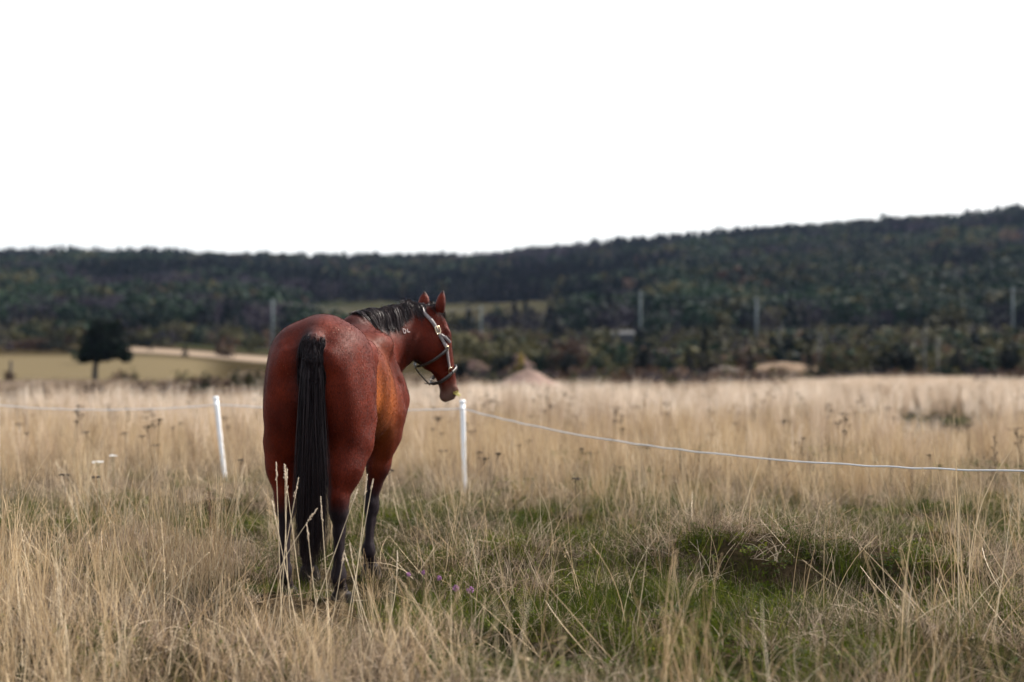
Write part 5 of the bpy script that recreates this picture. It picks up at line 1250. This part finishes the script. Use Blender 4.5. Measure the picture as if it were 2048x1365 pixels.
# the lone tree
d = 118.0; x = (190-1024)*d/FPX; g = gz(x, d); e = empty('lone_tree', (x, d, g)); tag(e, 'lone dark dense tree with a bare trunk standing at left in the field', 'tree')
rng = np.random.default_rng(31); s1 = d/FPX
def crow(px, py): return (px-190)*s1, CAM_H+(HOR-py)*s1-g
lob = [(205, 662, 26), (222, 672, 24), (190, 685, 30), (215, 695, 34), (180, 705, 24), (235, 700, 24), (205, 705, 28), (170, 712, 16), (248, 712, 16), (225, 655, 18), (200, 650, 14)]
PTS = []
for px, py, r in lob:
    cx_, cz_ = crow(px, py); n = int(r*26); q = rng.normal(size=(n, 3)); q /= np.linalg.norm(q, axis=1)[:, None]; PTS.append(np.array([cx_, rng.normal(0, .5), cz_])+q*(r*s1*rng.uniform(.5, 1.03, n))[:, None]*[1, 1.1, .85])
PTS = np.concatenate(PTS); V, Q, sh = leaves(rng, PTS, .16); link('crown', proto('crown', V, Q, (M_con, M_dec), sh, (rng.random(len(Q)) < .4).astype(int)), e)
tz = crow(192, 700)[1]; parts = [tube([[0, 0, -.2], [.03, 0, tz*.5], [.2, 0, tz]], [.30, .22, .14], 9)]
for a, b_ in ((170, 705), (225, 680), (205, 660), (240, 700)):
    c = crow(a, b_); parts.append(tube([[.1, 0, tz*.72], [c[0]*.5, rng.normal(0, .3), tz*.5+c[1]*.5], [c[0], 0, c[1]]], [.12, .08, .03], 6))
V, Q = merge(parts); link('trunk', mesh_np('trunk', V, Q, (M_bark,), smooth=True), e)
# bare pale saplings
for k, (px, yt, d, lb) in enumerate([(1826, 690, 138, 'leftmost bare pale sapling before the dark scrub'), (1850, 652, 139, 'tallest bare pale sapling before the dark scrub'), (1876, 668, 138, 'rightmost bare pale sapling of the three before the scrub'), (1560, 655, 165, 'pale bare sapling behind the straw knoll'), (1640, 660, 165, 'grey dead stem standing right of the straw knoll')]):
    x = (px-1024)*d/FPX; g = gz(x, d); h = CAM_H+(HOR-yt)*d/FPX-g; e = empty('bare_sapling', (x, d, g)); e.rotation_euler = (0, 0, k*1.7); tag(e, lb, 'tree', 'bare pale saplings'); o = link('trunk', TB[k % 3], e); o.scale = (h*.5, h*.5, h*1.03)
# weathered stake at the far left
d = 100.0; x = (22-1024)*d/FPX; g = gz(x, d); e = empty('wooden_stake', (x, d, g)); tag(e, 'dark weathered stake overgrown with weeds at the left edge of the far straw', 'stake')
V, Q = box((0, 0, .9), (.16, .14, 2.0)); link('stake', mesh_np('stake', V, Q, (M_bark,)), e); o = link('weed', CM['grey'][0], e); o['kind'] = 'stuff'; o.scale = (1.1, 1.1, 1.4)

# ------------------------------------------------------------------ earth heaps and the straw knoll
def mound(name, px, ytop, wpx, d, mat, label, cat, skew=0.0, depth=.8, seed=0, peak=1.6, rough=.12):
    x = (px-1024)*d/FPX; g = gz(x, d); h = CAM_H+(HOR-ytop)*d/FPX-g; w = wpx*d/FPX/2; n = 40; a = np.linspace(-1.15, 1.15, n); U_, V_ = np.meshgrid(a, a); r = np.sqrt((U_-skew*(1-np.abs(U_)))**2+V_**2)
    Z = h*np.clip(1-r, 0, 1.2)**(1/peak)*(1+rough*(fbm(U_*3+seed, V_*3+5)-.5)*2)+h*rough*(fbm(U_*7+seed, V_*7)-.5)*(r < 1.1); Z = np.where(r > 1.08, -.4, Z)
    i = (np.arange(n-1)[:, None]*n+np.arange(n-1)[None]).ravel(); me = mesh_np(name, np.stack([U_*w, V_*w*depth, Z], -1).reshape(-1, 3), np.stack([i, i+1, i+n+1, i+n], -1), (mat,), smooth=True)
    o = link(name, me, None, (x, d, g)); tag(o, label, cat)
M_earth = simple('pink_earth', (0.17, 0.108, 0.084), 0.95, noise=0.22, nscale=1.2, bump=0.8); M_earth2 = simple('red_earth', (0.085, 0.046, 0.034), 0.95, noise=0.35, nscale=1.0, bump=0.8); M_knoll = simple('straw_knoll', (0.20, 0.155, 0.11), 0.95, noise=0.3, nscale=2.0, bump=.6); M_brn = simple('brown_bank', (0.07, 0.05, 0.036), 0.95, noise=0.3, nscale=1.5, bump=.6)
mound('earth_heap', 1064, 736, 200, 72, M_earth, 'pointed heap of pinkish bare earth at the far edge of the straw', 'earth heap', -.1, .8, 3, 1.0)
mound('earth_heap', 1040, 716, 150, 150, M_earth2, 'larger reddish earth heap partly grown over, behind the pointed one', 'earth heap', 0, .6, 5, 1.3, .5)
mound('earth_heap', 950, 718, 80, 150, M_earth2, 'small red earth heap right beside the muzzle of the horse', 'earth heap', 0, .6, 8, 1.6, .25)
mound('straw_knoll', 1568, 734, 165, 141, M_knoll, 'pale straw covered knoll among the scrub right of the centre', 'knoll', 0, .5, 11, 3.2, .10)
mound('brown_bank', 1455, 732, 130, 140, M_brn, 'low brown bank left of the pale straw knoll', 'bank', 0, .5, 14, 2.2, .15)
kr = np.random.default_rng(12); n = 420; d = 141.0; X = (1568-1024)*d/FPX+kr.uniform(-3.0, 3.0, n); Y = d+kr.uniform(-1.6, 0.6, n)
Z = Hf(X, Y)+np.clip(1-np.hypot((X-(1568-1024)*d/FPX)/3.4, (Y-d)/1.8), 0, 1)**.31*(CAM_H+(HOR-734)*d/FPX-gz((1568-1024)*d/FPX, d))-.12
scatter('knoll_straw', np.stack([X, Y, Z], -1), np.stack([0*X, 0*X, kr.uniform(0, 6, n)], -1), np.c_[np.full((n, 2), .8), kr.uniform(.3, 1.1, n)], kr.integers(0, 5, n), kr.uniform(.2, .7, n), PB)
bush('scrub_bush', 1050, 728, 100, 96, 'green', 'low green bush growing over the reddish earth heap', 'bush', GS)
bush('scrub_bush', 990, 738, 40, 90, 'green', 'small green bush left of the pointed earth heap', 'bush', GS)

# ------------------------------------------------------------------ utility line
M_pole = simple('grey_pole_wood', (0.075, 0.095, 0.10), 0.8, noise=0.2, nscale=3); M_wire = simple('wire', (0.03, 0.03, 0.035), 0.5)
tops = []
for px, yt, d, lb in [(-420, 590, 262, 'grey utility pole past the left edge of the picture'), (545, 598, 235, 'pale utility pole just left of the rump of the horse'), (962, 612, 262, 'faint utility pole just right of the head of the horse'), (1281, 582, 240, 'grey utility pole right of the centre, nearest the grey shed'), (1513, 594, 240, 'thin pale utility pole between the other two at right'), (2026, 574, 240, 'dark utility pole at the right edge of the scrub'), (2600, 560, 240, 'utility pole past the right edge of the picture')]:
    x = (px-1024)*d/FPX; g = gz(x, d); h = CAM_H+(HOR-yt)*d/FPX-g; e = empty('utility_pole', (x, d, g)); tag(e, lb, 'utility pole', 'utility poles along the scrub')
    V, Q = tube([[0, 0, -.5], [0, 0, h*.5], [0, 0, h]], [.26, .22, .17], 10); link('shaft', mesh_np('shaft', V, Q, (M_pole,), smooth=True), e)
    V, Q = box((0, -.22, h-.7), (1.3, .10, .10)); link('crossarm', mesh_np('crossarm', V, Q, (M_pole,)), e)
    for s in (-.58, .58):
        V, Q = tube([[s, -.22, h-.64], [s, -.22, h-.52], [s, -.22, h-.46]], [.05, .06, .02], 8); link('insulator', mesh_np('insulator', V, Q, (M_pole,), smooth=True), e)
    tops.append(np.array([x, d-.22, g+h-.47]))
w_ = empty('overhead_wires', tuple(tops[0])); tag(w_, 'two thin overhead wires strung between the utility poles', 'wires')
for s in (-.58, .58):
    pts = []
    for a, b in zip(tops[:-1], tops[1:]):
        t = np.linspace(0, 1, 16)[:-1]; P = a+(b-a)*t[:, None]; P[:, 2] -= 1.1*4*t*(1-t)*min(1, np.linalg.norm(b-a)/45); pts.append(P)
    P = np.concatenate(pts+[tops[-1][None]])+[s, 0, 0]-tops[0]; V, Q = tube(P, .02, 4, False); link('wire', mesh_np('wire', V, Q, (M_wire,)), w_)
# grey shed half hidden in the scrub
M_shed = simple('grey_boards', (0.028, 0.032, 0.038), 0.8, noise=.15, nscale=2); M_roof = simple('grey_roofing', (0.014, 0.016, 0.019), 0.7, noise=.1)
d = 225.0; x = (1246-1024)*d/FPX; g = gz(x, d); zt = CAM_H+(HOR-662)*d/FPX-g; e = empty('shed', (x, d, g)); tag(e, 'low grey shed half hidden in the scrub by the pole right of centre', 'shed')
V, Q = box((0, 0, (zt-.5)/2), (3.2, 2.6, zt-.5)); link('wall', mesh_np('wall', V, Q, (M_shed,)), e)
V = np.array([[-1.8, -1.5, zt-.55], [1.8, -1.5, zt-.55], [1.8, 1.5, zt-.55], [-1.8, 1.5, zt-.55], [-1.8, 0, zt], [1.8, 0, zt], [1.8, 0, zt], [-1.8, 0, zt]]); link('roof', mesh_np('roof', V, np.array([[0, 1, 5, 4], [2, 3, 4, 5], [0, 3, 2, 1], [1, 2, 5, 6], [0, 4, 7, 3]]), (M_roof,)), e)
V, Q = box((.5, -1.33, .95), (.9, .06, 1.9)); link('door', mesh_np('door', V, Q, (M_dark,)), e)

# ------------------------------------------------------------------ thin air haze
hz, nt, out = mat_new('thin_haze')
pv = N(nt, 'ShaderNodeVolumePrincipled', Density=0.00004); pv.inputs['Color'].default_value = (0.50, 0.62, 1.0, 1); L(nt, pv.outputs[0], out.inputs['Volume'])
V, Q = box((0, 690, 75), (2600, 1640, 0)); zmin, zmax = float(ZZ.min())-2, max(float(ZZ[(YY < 1000)].max()), 100)+30
V, Q = box((0, 740, (zmin+zmax)/2), (3400, 1560, zmax-zmin)); o = link('haze', mesh_np('haze', V, Q, (hz,))); o['kind'] = 'stuff'
